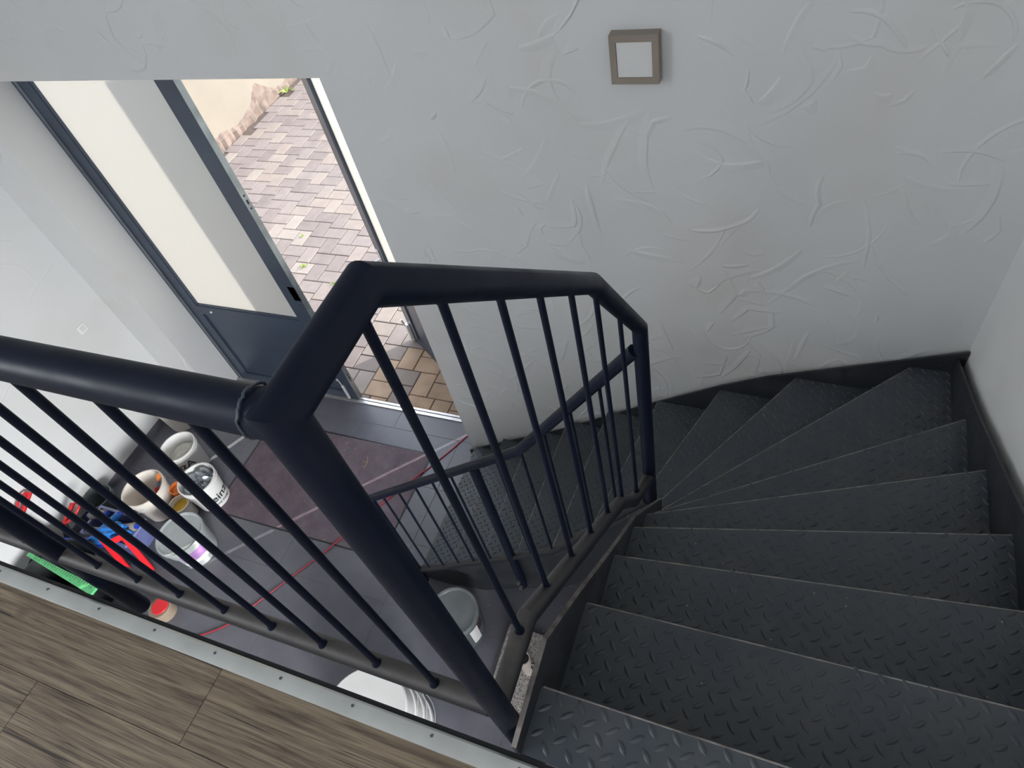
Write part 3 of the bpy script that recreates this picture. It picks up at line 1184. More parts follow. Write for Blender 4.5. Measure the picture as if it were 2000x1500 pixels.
# ------------------------------------------------------------------ railings
RT = 0.0245    # tube radius
RB = 0.0068    # baluster radius
XS = -0.405    # plane of the upper stair railing
YG = 0.245     # plane of the landing railing


def baluster(parent, x, y, z0, z1):
    bm = bmesh.new()
    tube(bm, [(x, y, z0), (x, y, z0 + 0.008), (x, y, z0 + 0.014), (x, y, z1 - 0.014), (x, y, z1 - 0.008), (x, y, z1)],
         [RB * 1.7, RB * 1.35, RB, RB, RB * 1.35, RB * 1.7], 12)
    obj('baluster', bm, 'rail', parent)


def interp(path, t):
    for (a, za), (b, zb) in zip(path, path[1:]):
        if (a <= t <= b) or (b <= t <= a):
            return za + (zb - za) * (t - a) / (b - a)
    return path[-1][1]


# upper flight
r1 = thing('stair_railing', 'dark steel railing of the upper flight with a bent handrail', 'railing', (XS, YG, FL - 0.15))
top = [(YG, 3.962), (0.412, 3.966), (1.055, 3.378), (1.402, 2.880)]
low = [(YG, 3.005), (0.425, 3.022), (1.035, 2.446), (1.175, 2.245), (1.402, 2.03)]
bm = bmesh.new()
rings = tube(bm, [(XS, YG, 2.70), (XS, YG, 3.962), (XS, 0.412, 3.966), (XS, 1.055, 3.378), (XS, 1.402, 2.880), (XS, 1.402, 1.85)], RT, 28)
rings = [[v.co.copy() for v in r] for r in rings]
for nm, lo_, hi_ in (('post', 0, 1), ('handrail', 1, 4), ('post', 4, 5)):
    b2 = bmesh.new()
    rv = [[b2.verts.new(c) for c in r] for r in rings[lo_:hi_ + 1]]
    for ra, rb_ in zip(rv, rv[1:]):
        for i in range(28):
            b2.faces.new((ra[i], ra[(i + 1) % 28], rb_[(i + 1) % 28], rb_[i]))
    b2.faces.new(rv[0][::-1])
    b2.faces.new(rv[-1])
    obj(nm, b2, 'rail', r1)
bm.free()
bm = bmesh.new()
tube(bm, [(XS, YG + 0.01, 3.005), (XS, 0.425, 3.015), (XS, 1.035, 2.440), (XS, 1.175, 2.215), (XS, 1.395, 2.03)], RT * 0.9, 24)
obj('bottom_rail', bm, 'rail_dusty', r1)
for y in (0.389, 0.525, 0.664, 0.795, 0.932, 1.067, 1.222):
    baluster(r1, XS, y, interp(low, y) + 0.012, interp(top, y) - 0.018)
for dz, dy in ((0.125, 0.02), (0.075, 0.02)):
    bm = bmesh.new()
    mt = Matrix.Rotation(-math.pi / 2, 4, 'Y')
    lathe(bm, [(0, 0), (0.0085, 0.0), (0.0085, 0.008), (0.0045, 0.0085), (0.0045, 0.016), (0, 0.016)], 6, (XS - RT + 0.001, YG - 0.004, 2.69 + dz), mt)
    obj('bolt', bm, 'bolt', r1)
bm = bmesh.new()
rw = random.Random(5)
wb = []
for i in range(48):
    a = 2 * math.pi * i / 48
    rr_ = 0.0252 + rw.uniform(-0.0008, 0.0008)
    wb.append((XS - 0.0255 - 0.006 * abs(math.cos(a)) ** 2 * 0 + rw.uniform(-0.001, 0.001), YG + rr_ * math.cos(a), 3.962 + rr_ * math.sin(a)))
tube(bm, wb + [wb[0]], 0.0016, 6, caps=False)
obj('weld_bead', bm, 'weld', r1, angle=80)

# landing
r2 = thing('landing_railing', 'dark steel railing along the edge of the wooden landing', 'railing', (-1.65, YG, FL - 0.2))
bm = bmesh.new()
tube(bm, [(XS - 0.002, YG, 3.960), (XL + 0.02, YG, 3.952)], RT, 28)
obj('handrail', bm, 'rail', r2)
bm = bmesh.new()
tube(bm, [(XS - 0.015, YG, 2.998), (XL + 0.02, YG, 3.012)], RT * 0.9, 24)
obj('bottom_rail', bm, 'rail_dusty', r2)
for xp in (-1.65, -2.95, -4.25):
    bm = bmesh.new()
    tube(bm, [(xp, YG, 2.645), (xp, YG, 2.652), (xp, YG, 3.945)], [RT * 0.88, RT, RT], 28)
    obj('post', bm, 'rail', r2)
x = -0.541
while x > XL + 0.1:
    if min(abs(x - xp) for xp in (-1.65, -2.95, -4.25)) > 0.05:
        baluster(r2, x, YG, 3.018, 3.942)
    x -= 0.1365

# lower flight
r3 = thing('stair_railing_lower', 'dark steel railing of the lower flight seen through the upper balusters', 'railing', (-1.2, 1.395, 0.5))
YL = 1.397
ltop = [(-0.425, 2.775), (-0.968, 2.025), (-2.09, 1.140)]
llow = [(-0.425, 1.835), (-0.955, 1.070), (-2.09, 0.158)]
bm = bmesh.new()
tube(bm, [(x, YL, z) for x, z in ltop], RT * 0.95, 24)
obj('handrail', bm, 'rail', r3)
bm = bmesh.new()
tube(bm, [(x, YL, z) for x, z in llow], RT * 0.8, 20)
obj('bottom_rail', bm, 'rail_dusty', r3)
for x in (-0.561, -0.690, -0.825, -0.958, -1.10, -1.399, -1.538, -1.672, -1.815, -1.955):
    baluster(r3, x, YL, interp(llow, x) + 0.01, interp(ltop, x) - 0.018)
for xp, zb in ((-1.243, 0.44), (-2.075, 0.0)):
    bm = bmesh.new()
    tube(bm, [(xp, YL, zb), (xp, YL, interp(ltop, xp) - 0.01)], RT, 24)
    obj('post', bm, 'rail', r3)
for dz in (0.02, 0.09):
    bm = bmesh.new()
    tube(bm, [(-1.243, YL - RT - 0.018, 0.46 + dz), (-1.243, YL - RT + 0.004, 0.46 + dz)], 0.010, 6)
    obj('bolt', bm, 'bolt', r3)

# ------------------------------------------------------------------ wall lamp
lampT = thing('wall_lamp', 'square brushed nickel wall lamp with a white opal panel', 'lamp', (-0.655, WY, 3.187))
cx, cz, hw, dp = -0.654, 3.187, 0.0905, 0.046
bm = bmesh.new()
iw = 0.066
y1, y0 = WY, WY - dp
outer = [(-hw, -hw), (hw, -hw), (hw, hw), (-hw, hw)]
inner = [(-iw, -iw), (iw, -iw), (iw, iw), (-iw, iw)]
ob = [bm.verts.new((cx + a, y1, cz + b)) for a, b in outer]
of = [bm.verts.new((cx + a, y0, cz + b)) for a, b in outer]
nf_ = [bm.verts.new((cx + a, y0, cz + b)) for a, b in inner]
ni = [bm.verts.new((cx + a, y0 + 0.012, cz + b)) for a, b in inner]
for i in range(4):
    j = (i + 1) % 4
    bm.faces.new((ob[i], ob[j], of[j], of[i]))
    bm.faces.new((of[i], of[j], nf_[j], nf_[i]))
    bm.faces.new((nf_[i], nf_[j], ni[j], ni[i]))
obj('housing', bm, 'nickel', lampT)
bm = bmesh.new()
box(bm, cx - iw + 0.001, cx + iw - 0.001, y0 + 0.004, y0 + 0.014, cz - iw + 0.001, cz + iw - 0.001)
obj('opal_panel', bm, 'diffuser', lampT)

# small socket plate on the left wall
sk = thing('wall_plate', 'tiny white plate on the left wall near the door reveal', 'wall plate', (XL, 2.19, 1.21))
bm = bmesh.new()
bevel_box(bm, XL, XL + 0.010, 2.150, 2.225, 1.175, 1.25, 0.003)
obj('cover', bm, 'white_pl', sk)
bm = bmesh.new()
bevel_box(bm, XL + 0.009, XL + 0.014, 2.165, 2.210, 1.19, 1.235, 0.002)
obj('insert', bm, 'label_white', sk)

# ------------------------------------------------------------------ things on the ground floor
bm = bmesh.new()
bevel_box(bm, -4.08, -2.487, 1.468, 2.386, 0.0, 0.007, 0.002)
mt_ = thing('door_mat', 'large dark plum entrance mat on the tiles inside the door', 'mat', (-3.28, 1.93, 0))
obj('pile', bm, 'mat', mt_)
bm = bmesh.new()
for a in ((-4.09, -2.477, 1.458, 1.468), (-4.09, -2.477, 2.386, 2.396), (-4.09, -4.08, 1.468, 2.386), (-2.487, -2.477, 1.468, 2.386)):
    box(bm, a[0], a[1], a[2], a[3], 0.0, 0.005)
obj('rubber_edge', bm, 'black_pl', mt_)

# red cable over the floor and mat
cp = [(-3.98, 0.40), (-3.80, 0.43), (-3.554, 0.551), (-3.36, 0.70), (-3.248, 0.885), (-3.09, 1.14), (-2.924, 1.408), (-2.79, 1.66), (-2.649, 1.928), (-2.53, 2.13), (-2.418, 2.321), (-2.33, 2.48), (-2.26, 2.622), (-2.20, 2.70)]


def smooth_path(pts, n=6):
    out = []
    P_ = [pts[0]] + list(pts) + [pts[-1]]
    for i in range(1, len(P_) - 2):
        p0, p1, p2, p3 = (Vector(q) for q in P_[i - 1:i + 3])
        for j in range(n):
            t = j / n
            out.append(0.5 * ((2 * p1) + (p2 - p0) * t + (2 * p0 - 5 * p1 + 4 * p2 - p3) * t * t + (3 * p1 - p0 - 3 * p2 + p3) * t ** 3))
    out.append(Vector(pts[-1]))
    return out


cp3 = []
for p in smooth_path([(x, y, 0) for x, y in cp], 6):
    on_mat = 1.44 < p.y < 2.41 and p.x < -2.46 and p.x > -4.1
    p.z = 0.0055 + (0.007 if on_mat else 0.0)
    cp3.append(p)
bm = bmesh.new()
tube(bm, cp3, 0.0055, 8)
tag(obj('power_cable', bm, 'cable', angle=60), 'thin red cable snaking over tiles and mat to the door', 'cable')

# flat pale strip on the tiles by the buckets
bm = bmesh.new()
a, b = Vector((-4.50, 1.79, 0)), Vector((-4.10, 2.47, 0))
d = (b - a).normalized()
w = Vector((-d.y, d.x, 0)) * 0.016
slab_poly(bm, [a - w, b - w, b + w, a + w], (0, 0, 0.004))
tag(obj('pale_strip', bm, 'alu'), 'flat pale strip lying on the tiles behind the buckets', 'metal strip')


def text_on_cylinder(txt, size, centre, rad, z, a0, mat, parent, slope=0.0, bold=0.012):
    """letters wrapped round a bucket, reading counter-clockwise from angle a0"""
    cu = bpy.data.curves.new('lettering', 'FONT')
    cu.body = txt
    cu.size = size
    cu.offset = bold * size
    cu.resolution_u = 3
    to = bpy.data.objects.new('lettering_tmp', cu)
    COL.objects.link(to)
    dg = bpy.context.evaluated_depsgraph_get()
    me = to.evaluated_get(dg).to_mesh()
    bm = bmesh.new()
    bm.from_mesh(me)
    to.evaluated_get(dg).to_mesh_clear()
    bpy.data.objects.remove(to, do_unlink=True)
    bmesh.ops.triangulate(bm, faces=bm.faces)
    for v in bm.verts:
        x, y = v.co.x, v.co.y
        zz = z + y
        r = rad + slope * (y) + 0.0012
        t = a0 + x / rad
        v.co = Vector((centre[0] + r * math.cos(t), centre[1] + r * math.sin(t), zz))
    ext = bmesh.ops.extrude_face_region(bm, geom=list(bm.faces))
    for v in [g for g in ext['geom'] if isinstance(g, bmesh.types.BMVert)]:
        dv = Vector((v.co.x - centre[0], v.co.y - centre[1], 0)).normalized()
        v.co += dv * 0.0006
    return obj('lettering', bm, mat, parent)


def bucket(name, label, cat, x, y, h, rt, rb, mat='white_pl', group=None, handle=0.3, open_=True, rim=True):
    t = thing(name, label, cat, (x, y, 0), group=group)
    bm = bmesh.new()
    w = 0.003
    if open_:
        prof = [(0, 0.0), (rb - 0.006, 0.0), (rb, 0.005), (rt, h - 0.03), (rt, h), (rt - w, h), (rt - w, h - 0.03), (rb - w, 0.012), (0, 0.010)]
    else:
        prof = [(0, 0.0), (rb - 0.006, 0.0), (rb, 0.005), (rt, h - 0.03), (rt, h), (0, h)]
    lathe(bm, prof, 44, (x, y, 0))
    obj('bucket_body', bm, mat, t)
    if rim:
        bm = bmesh.new()
        for zz, e in ((h - 0.006, 0.007), (h - 0.045, 0.006)):
            rr_ = rt if zz > h - 0.03 else rt - (rt - rb) * 0.015 / h * 1.5
            lathe(bm, [(rr_ - 0.0005, zz - 0.006), (rr_ + e, zz - 0.005), (rr_ + e, zz + 0.005), (rr_ - 0.0005, zz + 0.0065)], 44, (x, y, 0))
        obj('rim', bm, mat, t)
    if handle is not None:
        a = handle
        bm = bmesh.new()
        pts = []
        for i in range(17):
            s = math.pi * i / 16
            px = (rt + 0.012) * math.cos(s)
            dd = (rt + 0.012) * math.sin(s)
            pts.append(Vector((x + px * math.cos(a) - dd * math.sin(a) * 0.99, y + px * math.sin(a) + dd * math.cos(a) * 0.99, h - 0.05 - 0.10 * math.sin(s))))
        tube(bm, pts, 0.0022, 8)
        obj('wire_handle', bm, 'wire', t)
    return t


def lump_surface(x, y, z, r, amp, mat, parent, name='contents', seed=1, n=14, rings=7):
    bm = bmesh.new()
    rr_ = random.Random(seed)
    c = bm.verts.new((x, y, z + amp * rr_.uniform(0, 1)))
    prev = None
    for k2 in range(1, rings + 1):
        q = r * k2 / rings
        ring = [bm.verts.new((x + q * math.cos(2 * math.pi * i / n * 1.0), y + q * math.sin(2 * math.pi * i / n), z + (amp * rr_.uniform(-0.4, 1) if k2 < rings else 0))) for i in range(n)]
        for i in range(n):
            j = (i + 1) % n
            if prev is None:
                bm.faces.new((c, ring[i], ring[j]))
            else:
                bm.faces.new((prev[i], ring[i], ring[j], prev[j]))
        prev = ring
    base = [bm.verts.new((v.co.x, v.co.y, z - 0.03)) for v in prev]
    for i in range(n):
        j = (i + 1) % n
        bm.faces.new((prev[i], base[i], base[j], prev[j]))
    bm.faces.new(base[::-1])
    return obj(name, bm, mat, parent, angle=25)


# bucket with dried filler, lettering zA visible
bA = bucket('bucket', 'white bucket with dried white filler inside, behind the foil bucket', 'bucket', -4.545, 1.80, 0.30, 0.148, 0.125, handle=2.4, group='white paint buckets')
lump_surface(-4.545, 1.80, 0.17, 0.135, 0.03, 'wet_plaster', bA, 'dried_filler', 4)
text_on_cylinder('einzA', 0.105, (-4.545, 1.80), 0.140, 0.155, -1.95, 'ink', bA, slope=0.08)

bB = bucket('bucket', 'white lettered bucket stuffed with crumpled silver film on the mat edge', 'bucket', -4.145, 1.565, 0.30, 0.150, 0.128, handle=1.9, group='white paint buckets')
lump_surface(-4.145, 1.565, 0.235, 0.137, 0.06, 'foil', bB, 'crumpled_film', 9, 16, 6)
text_on_cylinder('einzA', 0.105, (-4.145, 1.565), 0.138, 0.095, -0.62, 'ink', bB, slope=0.08)
text_on_cylinder('WE Design', 0.030, (-4.145, 1.565), 0.1335, 0.045, -0.55, 'ink', bB, slope=0.08, bold=0.0)

bB.location.z += 0.0075

bC = bucket('bucket', 'empty cream bucket with a red brush handle inside, nearest the skirting', 'bucket', -4.555, 1.375, 0.32, 0.168, 0.135, handle=2.2, group='white paint buckets', mat='cream_pl')
br = thing('paint_brush', 'red handled brush standing inside the cream empty bucket', 'brush', (-4.62, 1.43, 0.012))
bm = bmesh.new()
tube(bm, [(-4.640, 1.415, 0.016), (-4.617, 1.438, 0.09), (-4.597, 1.453, 0.145), (-4.575, 1.465, 0.185)], [0.009, 0.015, 0.020, 0.012], 12)
obj('handle', bm, 'red', br)
bm = bmesh.new()
tube(bm, [(-4.575, 1.465, 0.185), (-4.515, 1.492, 0.270)], [0.012, 0.016], 12)
obj('ferrule', bm, 'lav', br)
bm = bmesh.new()
tube(bm, [(-4.515, 1.492, 0.270), (-4.480, 1.505, 0.325)], [0.016, 0.022], 12)
obj('bristles', bm, 'orange', br)

bD = bucket('paint_pot', 'small cream pot with yellow paint between the white buckets', 'pot', -4.272, 1.380, 0.18, 0.080, 0.068, mat='cream_pl', handle=None)
bm = bmesh.new()
lathe(bm, [(0, 0.130), (0.072, 0.130), (0.072, 0.112), (0, 0.112)], 30, (-4.272, 1.380, 0))
obj('yellow_paint', bm, 'yellow', bD)

bO = bucket('orange_pot', 'slim orange plastic pot squeezed between the cream bucket and the foil bucket', 'pot', -4.378, 1.497, 0.20, 0.058, 0.052, mat='orange', handle=None)
bm = bmesh.new()
lathe(bm, [(0, 0.17), (0.050, 0.17), (0.050, 0.15), (0, 0.15)], 30, (-4.378, 1.497, 0))
obj('contents', bm, 'orange', bO)

# pale bucket in the corner
bF = bucket('bucket', 'pale lidded bucket in the far corner by the door pier', 'bucket', -4.99, 2.20, 0.30, 0.150, 0.130, mat='cream_pl', handle=None, group='white paint buckets', open_=False)


def lidded(name, label, x, y, h, rt, rb, body, lidm, group=None):
    t = thing(name, label, 'bucket', (x, y, 0), group=group)
    bm = bmesh.new()
    lathe(bm, [(0, 0), (rb - 0.006, 0), (rb, 0.006), (rt, h - 0.012), (0, h - 0.012)], 44, (x, y, 0))
    obj('bucket_body', bm, body, t)
    bm = bmesh.new()
    lathe(bm, [(rt + 0.001, h - 0.030), (rt + 0.008, h - 0.028), (rt + 0.009, h + 0.002), (rt + 0.002, h + 0.006), (rt - 0.008, h + 0.003), (rt - 0.014, h - 0.004), (0, h - 0.005)], 44, (x, y, 0))
    obj('lid', bm, lidm, t)
    return t


def label_patch(t, x, y, rt, rb, h, z0, z1, a0, a1, mat, name='label_band'):
    bm = bmesh.new()
    n = 14
    rows = []
    for zz in (z0, z1):
        r = rb + (rt - rb) * zz / h + 0.0012
        rows.append([bm.verts.new((x + r * math.cos(a0 + (a1 - a0) * i / n), y + r * math.sin(a0 + (a1 - a0) * i / n), zz)) for i in range(n + 1)])
    for i in range(n):
        bm.faces.new((rows[0][i], rows[0][i + 1], rows[1][i + 1], rows[1][i]))
    return obj(name, bm, mat, t)


bE = lidded('bucket', 'grey lidded bucket with a purple label in front of the cream bucket', -3.985, 1.125, 0.28, 0.178, 0.155, 'grey_lid', 'grey_lid', group='grey lidded buckets')
label_patch(bE, -3.985, 1.125, 0.178, 0.155, 0.268, 0.115, 0.215, -1.1, 0.25, 'purple')
label_patch(bE, -3.985, 1.125, 0.178, 0.155, 0.268, 0.07, 0.112, -1.2, 0.35, 'label_white')
label_patch(bE, -3.985, 1.125, 0.178, 0.155, 0.268, 0.02, 0.18, -2.3, -1.25, 'grey_pl')

bG = lidded('bucket', 'grey lidded bucket standing under the lower flight behind the post', -1.655, 1.150, 0.33, 0.155, 0.135, 'grey_pl', 'grey_lid_dark', group='grey lidded buckets')
label_patch(bG, -1.655, 1.150, 0.155, 0.135, 0.318, 0.06, 0.26, -0.55, -0.10, 'label_white')
label_patch(bG, -1.655, 1.150, 0.155, 0.135, 0.318, 0.16, 0.26, -0.09, 0.30, 'label_dark')

# stack of upturned white tubs below the landing edge
for i, (zb, lab) in enumerate(((0.0, 'lowest white upturned tub of the stack below the landing edge'),
                               (0.142, 'middle white upturned tub of the stack below the landing edge'),
                               (0.284, 'topmost white upturned tub of the stack below the landing edge'))):
    x, y = -1.872, 0.432
    t = thing('upturned_tub', lab, 'tub', (x, y, zb), group='stack of upturned white tubs')
    bm = bmesh.new()
    rim_r, top_r, hh = 0.272 - 0.008 * i, 0.262 - 0.008 * i, 0.18
    lathe(bm, [(rim_r - 0.004, 0.0), (rim_r, 0.0), (rim_r, 0.022), (top_r + 0.004, hh - 0.008), (top_r - 0.004, hh), (0, hh), (0, hh - 0.004), (top_r - 0.008, hh - 0.006), (rim_r - 0.006, 0.02)], 56, (x, y, zb))
    obj('tub_body', bm, 'white_pl', t)
    bm = bmesh.new()
    for z_, e in ((0.010, 0.008), (0.034, 0.007)):
        lathe(bm, [(rim_r - 0.004, z_ - 0.008), (rim_r + e, z_ - 0.007), (rim_r + e, z_ + 0.006), (rim_r - 0.005, z_ + 0.008)], 56, (x, y, zb))
    obj('rim', bm, 'white_pl', t)
    a = 0.62 + 0.10 * i
    bm = bmesh.new()
    pts = []
    for j in range(13):
        s = j / 12
        th_ = a + (s - 0.3) * 1.1
        rr_ = rim_r + 0.010 + 0.020 * math.sin(math.pi * s)
        pts.append((x + rr_ * math.cos(th_), y + rr_ * math.sin(th_), zb + 0.022 + 0.012 * math.sin(math.pi * s)))
    tube(bm, pts, 0.0024, 8)
    obj('wire_handle', bm, 'wire', t)

# speckled slab and pipe below the stairs
bm = bmesh.new()
sl_a = [(-1.372, 1.268), (-1.10, 1.255), (-1.08, 0.775), (-1.352, 0.79)]
prism(bm, sl_a, 0.0, 0.03)
tag(obj('stone_slab', bm, 'granite'), 'speckled beige stone slab on the floor below the stairs', 'slab')
pp = thing('pipe_offcut', 'short pale pipe with a black open end on the speckled slab', 'pipe', (-1.17, 1.06, 0.03))
bm = bmesh.new()
lathe(bm, [(0.040, 0.03), (0.040, 0.25), (0.034, 0.25), (0.034, 0.04), (0, 0.04)], 28, (-1.150, 1.03, 0))
obj('pipe_wall', bm, 'pvc', pp)
bm = bmesh.new()
lathe(bm, [(0, 0.225), (0.0335, 0.225), (0.0335, 0.21), (0, 0.21)], 28, (-1.150, 1.03, 0))
obj('hole_shade', bm, 'black_pl', pp)  # black disc set in for the shade inside the open pipe
bm = bmesh.new()
tube(bm, [(-1.112, 1.03, 0.19), (-1.09, 1.035, 0.195), (-1.075, 1.02, 0.18)], 0.004, 8)
tube(bm, [(-1.113, 1.02, 0.165), (-1.095, 1.005, 0.15), (-1.085, 0.99, 0.12)], 0.004, 8)
obj('clip', bm, 'black_pl', pp)

# ---- tool corner by the left wall
# black builder's tub
tub = thing('builders_tub', 'black round builders tub by the left wall below the green strip', 'tub', (-4.67, 0.53, 0))
bm = bmesh.new()
lathe(bm, [(0, 0), (0.24, 0), (0.25, 0.01), (0.315, 0.34), (0.325, 0.35), (0.325, 0.36), (0.305, 0.36), (0.24, 0.02), (0, 0.016)], 48, (-4.665, 0.535, 0))
obj('tub_body', bm, 'black_pl', tub)
for s in (-1, 1):
    bm = bmesh.new()
    a = math.pi * 0.93 if s > 0 else -0.07 * math.pi
    pts = [(-4.665 + (0.318 + 0.06 * math.sin(math.pi * j / 8)) * math.cos(a + (j - 4) * 0.06), 0.535 + (0.318 + 0.06 * math.sin(math.pi * j / 8)) * math.sin(a + (j - 4) * 0.06), 0.335) for j in range(9)]
    tube(bm, pts, 0.012, 10)
    obj('grip', bm, 'grey_pl', tub)

# green strip laid across the tub
gs = thing('green_strip', 'light green strip with black tick marks laid over the black tub', 'strip', (-4.5, 0.47, 0.36))
bm = bmesh.new()
A0, A1 = Vector((-5.04, 0.625, 0.362)), Vector((-4.25, 0.545, 0.362))
dd = (A1 - A0).normalized()
ww = Vector((-dd.y, dd.x, 0))
slab_poly(bm, [A0 - ww * 0.014, A1 - ww * 0.034, A1 + ww * 0.034, A0 + ww * 0.014], (0, 0, 0.022))
obj('strip_body', bm, 'green', gs)
for i in range(26):
    s = 0.12 + 0.86 * i / 26
    c_ = A0 + dd * (A1 - A0).length * s
    wd = 0.014 + 0.020 * s
    ln = 0.030 if i % 5 == 0 else (0.018 if i % 2 else 0.024)
    bm = bmesh.new()
    q0 = c_ + ww * wd * 0.9
    q1 = q0 - ww * min(ln, wd * 1.5)
    slab_poly(bm, [q0 - dd * 0.0022 + Vector((0, 0, 0.0221)), q1 - dd * 0.0022 + Vector((0, 0, 0.0221)), q1 + dd * 0.0022 + Vector((0, 0, 0.0221)), q0 + dd * 0.0022 + Vector((0, 0, 0.0221))], (0, 0, 0.0006))
    obj('tick_mark', bm, 'mark', gs)

# blue box behind the tub
bx_ = thing('blue_tray', 'blue plastic tray between the black tub and the wooden landing edge', 'tray', (-4.30, 0.40, 0))
bm = bmesh.new()
bevel_box(bm, -4.34, -4.10, 0.30, 0.50, 0.0, 0.16, 0.01)
obj('tray_body', bm, 'blue', bx_)
bm = bmesh.new()
bevel_box(bm, -4.345, -4.095, 0.295, 0.505, 0.16, 0.175, 0.005)
obj('lid', bm, 'blue', bx_)

# tin with red top
tin = thing('tin', 'tan tin with a bright red lid below the landing post', 'tin', (-3.92, 0.635, 0))
bm = bmesh.new()
lathe(bm, [(0, 0), (0.084, 0), (0.086, 0.004), (0.086, 0.092), (0.082, 0.097), (0.070, 0.097), (0, 0.095)], 36, (-3.918, 0.632, 0))
obj('tin_body', bm, 'tan', tin)
bm = bmesh.new()
lathe(bm, [(0, 0.098), (0.062, 0.098), (0.064, 0.101), (0.060, 0.106), (0, 0.107)], 36, (-3.912, 0.640, 0))
obj('lid', bm, 'red_bright', tin)

# slate-blue crate with foam rollers
cr_ = thing('tool_crate', 'slate blue plastic crate holding rollers beside the cream bucket', 'crate', (-4.72, 1.02, 0))
x0, x1, y0, y1 = -4.93, -4.45, 0.94, 1.17
bm = bmesh.new()
for a in ((x0, x1, y0, y0 + 0.012), (x0, x1, y1 - 0.012, y1), (x0, x0 + 0.012, y0 + 0.012, y1 - 0.012), (x1 - 0.012, x1, y0 + 0.012, y1 - 0.012)):
    box(bm, a[0], a[1], a[2], a[3], 0.0, 0.20)
box(bm, x0 + 0.012, x1 - 0.012, y0 + 0.012, y1 - 0.012, 0.0, 0.012)
obj('crate_body', bm, 'navy', cr_)
bm = bmesh.new()
for a in ((x0 - 0.012, x1 + 0.012, y0 - 0.012, y0 + 0.008), (x0 - 0.012, x1 + 0.012, y1 - 0.008, y1 + 0.012), (x0 - 0.012, x0 + 0.008, y0 + 0.008, y1 - 0.008), (x1 - 0.008, x1 + 0.012, y0 + 0.008, y1 - 0.008)):
    box(bm, a[0], a[1], a[2], a[3], 0.19, 0.21)
obj('crate_rim', bm, 'lav', cr_)


def roller(x, y, z, a, L, r, core, label):
    t = thing('paint_roller', label, 'roller', (x, y, z), group='rollers in the slate blue crate')
    u = Vector((math.cos(a), math.sin(a), 0.12)).normalized()
    c = Vector((x, y, z))
    bm = bmesh.new()
    tube(bm, [c - u * L / 2, c - u * (L / 2 - 0.012), c + u * (L / 2 - 0.012), c + u * L / 2], [r * 0.75, r, r, r * 0.75], 20)
    obj('sleeve', bm, core, t)
    bm = bmesh.new()
    tube(bm, [c + u * L / 2, c + u * (L / 2 + 0.02)], r * 0.6, 14)
    tube(bm, [c - u * L / 2, c - u * (L / 2 + 0.02)], r * 0.6, 14)
    obj('end_cap', bm, 'cobalt', t)


roller(-4.88, 1.10, 0.225, 0.30, 0.16, 0.034, 'taupe', 'taupe foam roller at the wall end of the blue crate')
roller(-4.70, 1.07, 0.235, 1.15, 0.17, 0.030, 'blue', 'bright blue roller lying across the middle of the crate')
roller(-4.52, 1.07, 0.225, 0.35, 0.15, 0.034, 'taupe', 'taupe foam roller at the open end of the blue crate')
roller(-4.78, 0.97, 0.225, 0.15, 0.19, 0.034, 'taupe', 'long taupe roller along the near side of the blue crate')
# blue cloth bundle
cl = thing('cloth_bundle', 'crumpled bright blue cloth bundle lying on the crate of rollers', 'cloth', (-4.58, 0.96, 0.2))
bm = bmesh.new()
bmesh.ops.create_icosphere(bm, subdivisions=4, radius=1.0)
rr_ = random.Random(11)
ph = [rr_.uniform(0, 6) for _ in range(6)]
for v in bm.verts:
    p = v.co.copy()
    wob = 1 + 0.14 * math.sin(7 * p.x + ph[0] + 3 * p.y) + 0.12 * math.sin(9 * p.y + ph[1] + 4 * p.z) + 0.07 * math.sin(15 * p.z + ph[2] + 6 * p.x)
    v.co = Vector((p.x * 0.15 * wob, p.y * 0.075 * wob, p.z * 0.07 * wob))
    v.co = Matrix.Rotation(0.45, 3, 'Z') @ v.co + Vector((-4.60, 0.985, 0.255))
obj('folded_cloth', bm, 'blue', cl, angle=60)

# red bent bar frame leaning in front of the crate
rf = thing('red_frame', 'bright red bent bar frame leaning against the blue crate', 'frame', (-4.37, 0.86, 0))


def flat_bar(parent, name, p, q, w, t, mat):
    p, q = Vector(p), Vector(q)
    d = (q - p).normalized()
    side = d.cross(Vector((0.35, -0.55, 0.75))).normalized() * w / 2
    nrm = d.cross(side).normalized() * t
    bm = bmesh.new()
    slab_poly(bm, [p - side, q - side, q + side, p + side], nrm)
    return obj(name, bm, mat, parent)


flat_bar(rf, 'near_bar', (-4.255, 0.868, 0.012), (-4.422, 0.975, 0.30), 0.044, 0.014, 'red_bright')
flat_bar(rf, 'far_bar', (-4.462, 0.815, 0.012), (-4.610, 0.915, 0.30), 0.044, 0.014, 'red_bright')
flat_bar(rf, 'cross_bar', (-4.418, 0.992, 0.298), (-4.490, 0.915, 0.298), 0.046, 0.014, 'red_bright')
bm = bmesh.new()
tube(bm, [(-4.83, 0.795, 0.20), (-4.655, 0.895, 0.20), (-4.56, 0.925, 0.21)], 0.013, 10)
obj('blue_rod', bm, 'cobalt', rf)


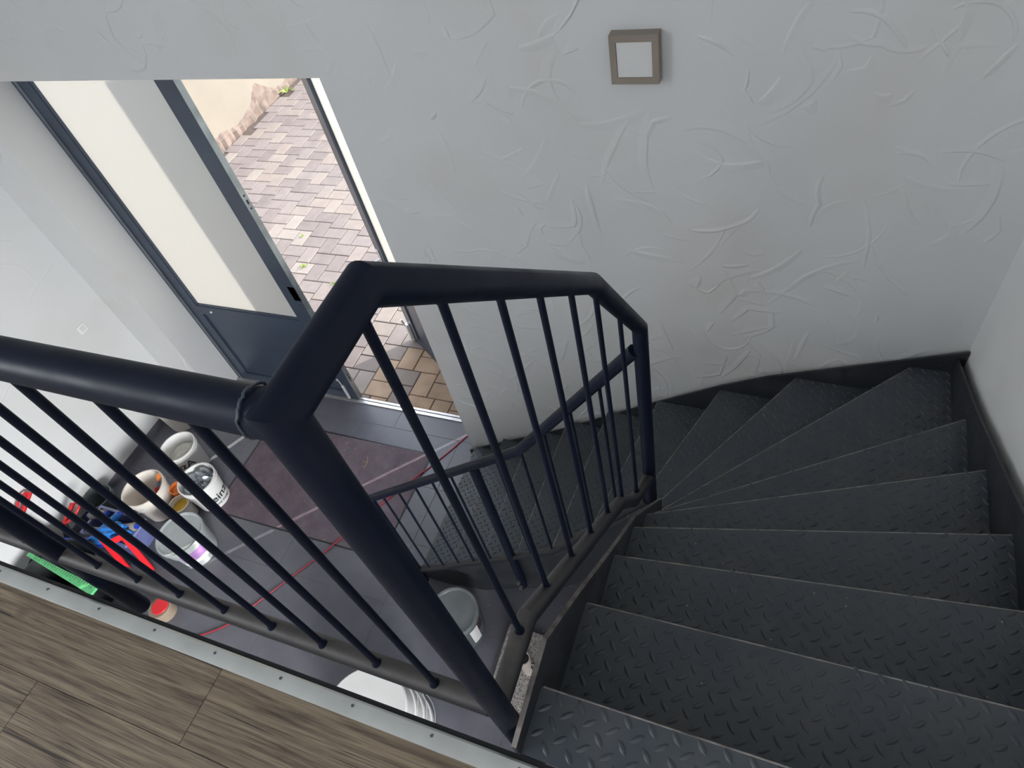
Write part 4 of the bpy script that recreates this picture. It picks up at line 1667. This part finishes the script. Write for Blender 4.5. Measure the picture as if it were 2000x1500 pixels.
def trowel(c, e1, e2, L, W, foot, label):
    """D-shaped grip: straight bar along e1, loop towards e2, blade down to the foot point"""
    t = thing('plastering_float', label, 'trowel', (c[0], c[1], 0), group='red handled floats')
    c, e1, e2 = Vector(c), Vector(e1).normalized(), Vector(e2).normalized()
    bm = bmesh.new()
    tube(bm, [c - e1 * L / 2, c + e1 * L / 2], 0.019, 12)
    obj('grip', bm, 'red', t)
    bm = bmesh.new()
    pts = [c - e1 * L * 0.44, c - e1 * L * 0.46 + e2 * W * 0.55, c - e1 * L * 0.34 + e2 * W * 0.9, c - e1 * L * 0.1 + e2 * W, c + e1 * L * 0.2 + e2 * W * 0.9, c + e1 * L * 0.38 + e2 * W * 0.5, c + e1 * L * 0.42]
    tube(bm, pts, 0.0105, 10)
    obj('loop', bm, 'red', t)
    bm = bmesh.new()
    q = c + e1 * L * 0.5
    f = Vector(foot)
    sd = Vector((0.3, 1, 0)).normalized() * 0.06
    slab_poly(bm, [q - sd * 0.4, q + sd * 0.4, f + sd, f - sd], (0.010, 0, 0))
    obj('blade', bm, 'grey_pl', t)


trowel((-5.14, 0.905, 0.60), (0.10, -0.93, -0.36), (-0.15, -0.5, 0.85), 0.20, 0.055, (-5.05, 0.76, 0.005), 'red handled float standing highest against the left wall')
trowel((-5.03, 1.005, 0.33), (0.0, -0.93, -0.36), (0.85, 0.25, 0.40), 0.18, 0.15, (-5.10, 0.84, 0.005), 'red D-handled float standing beside the blue crate')

# small dark cup, cobalt clamp next to the crate
cb = thing('clamp', 'cobalt blue clamp between the black tub and the crate', 'clamp', (-4.87, 0.86, 0))
bm = bmesh.new()
tube(bm, [(-5.00, 0.83, 0.25), (-4.86, 0.86, 0.25), (-4.72, 0.90, 0.25)], [0.014, 0.018, 0.014], 10)
obj('bar', bm, 'cobalt', cb)
bm = bmesh.new()
bevel_box(bm, -4.89, -4.85, 0.835, 0.865, 0.0, 0.24, 0.006)
obj('jaw', bm, 'cobalt', cb)
bm = bmesh.new()
tube(bm, [(-4.72, 0.90, 0.25), (-4.705, 0.903, 0.25)], 0.017, 10)
obj('red_tip', bm, 'red_bright', cb)

bk = bucket('mixing_pail', 'dark grey pail behind the red D-handled float by the left wall', 'bucket', -5.055, 1.24, 0.20, 0.115, 0.10, mat='grey_pl', handle=None)

# straw on the mat and crumbs on the treads
tw = thing('straw', 'bent dry straw lying on the plum mat', 'straw', (-3.0, 2.18, 0.007))
bm = bmesh.new()
tube(bm, [(-3.015, 2.25, 0.010), (-2.985, 2.19, 0.013), (-2.99, 2.13, 0.010)], 0.002, 6)
tube(bm, [(-3.03, 2.19, 0.010), (-2.985, 2.19, 0.013)], 0.0016, 6)
obj('stem', bm, 'twig', tw)
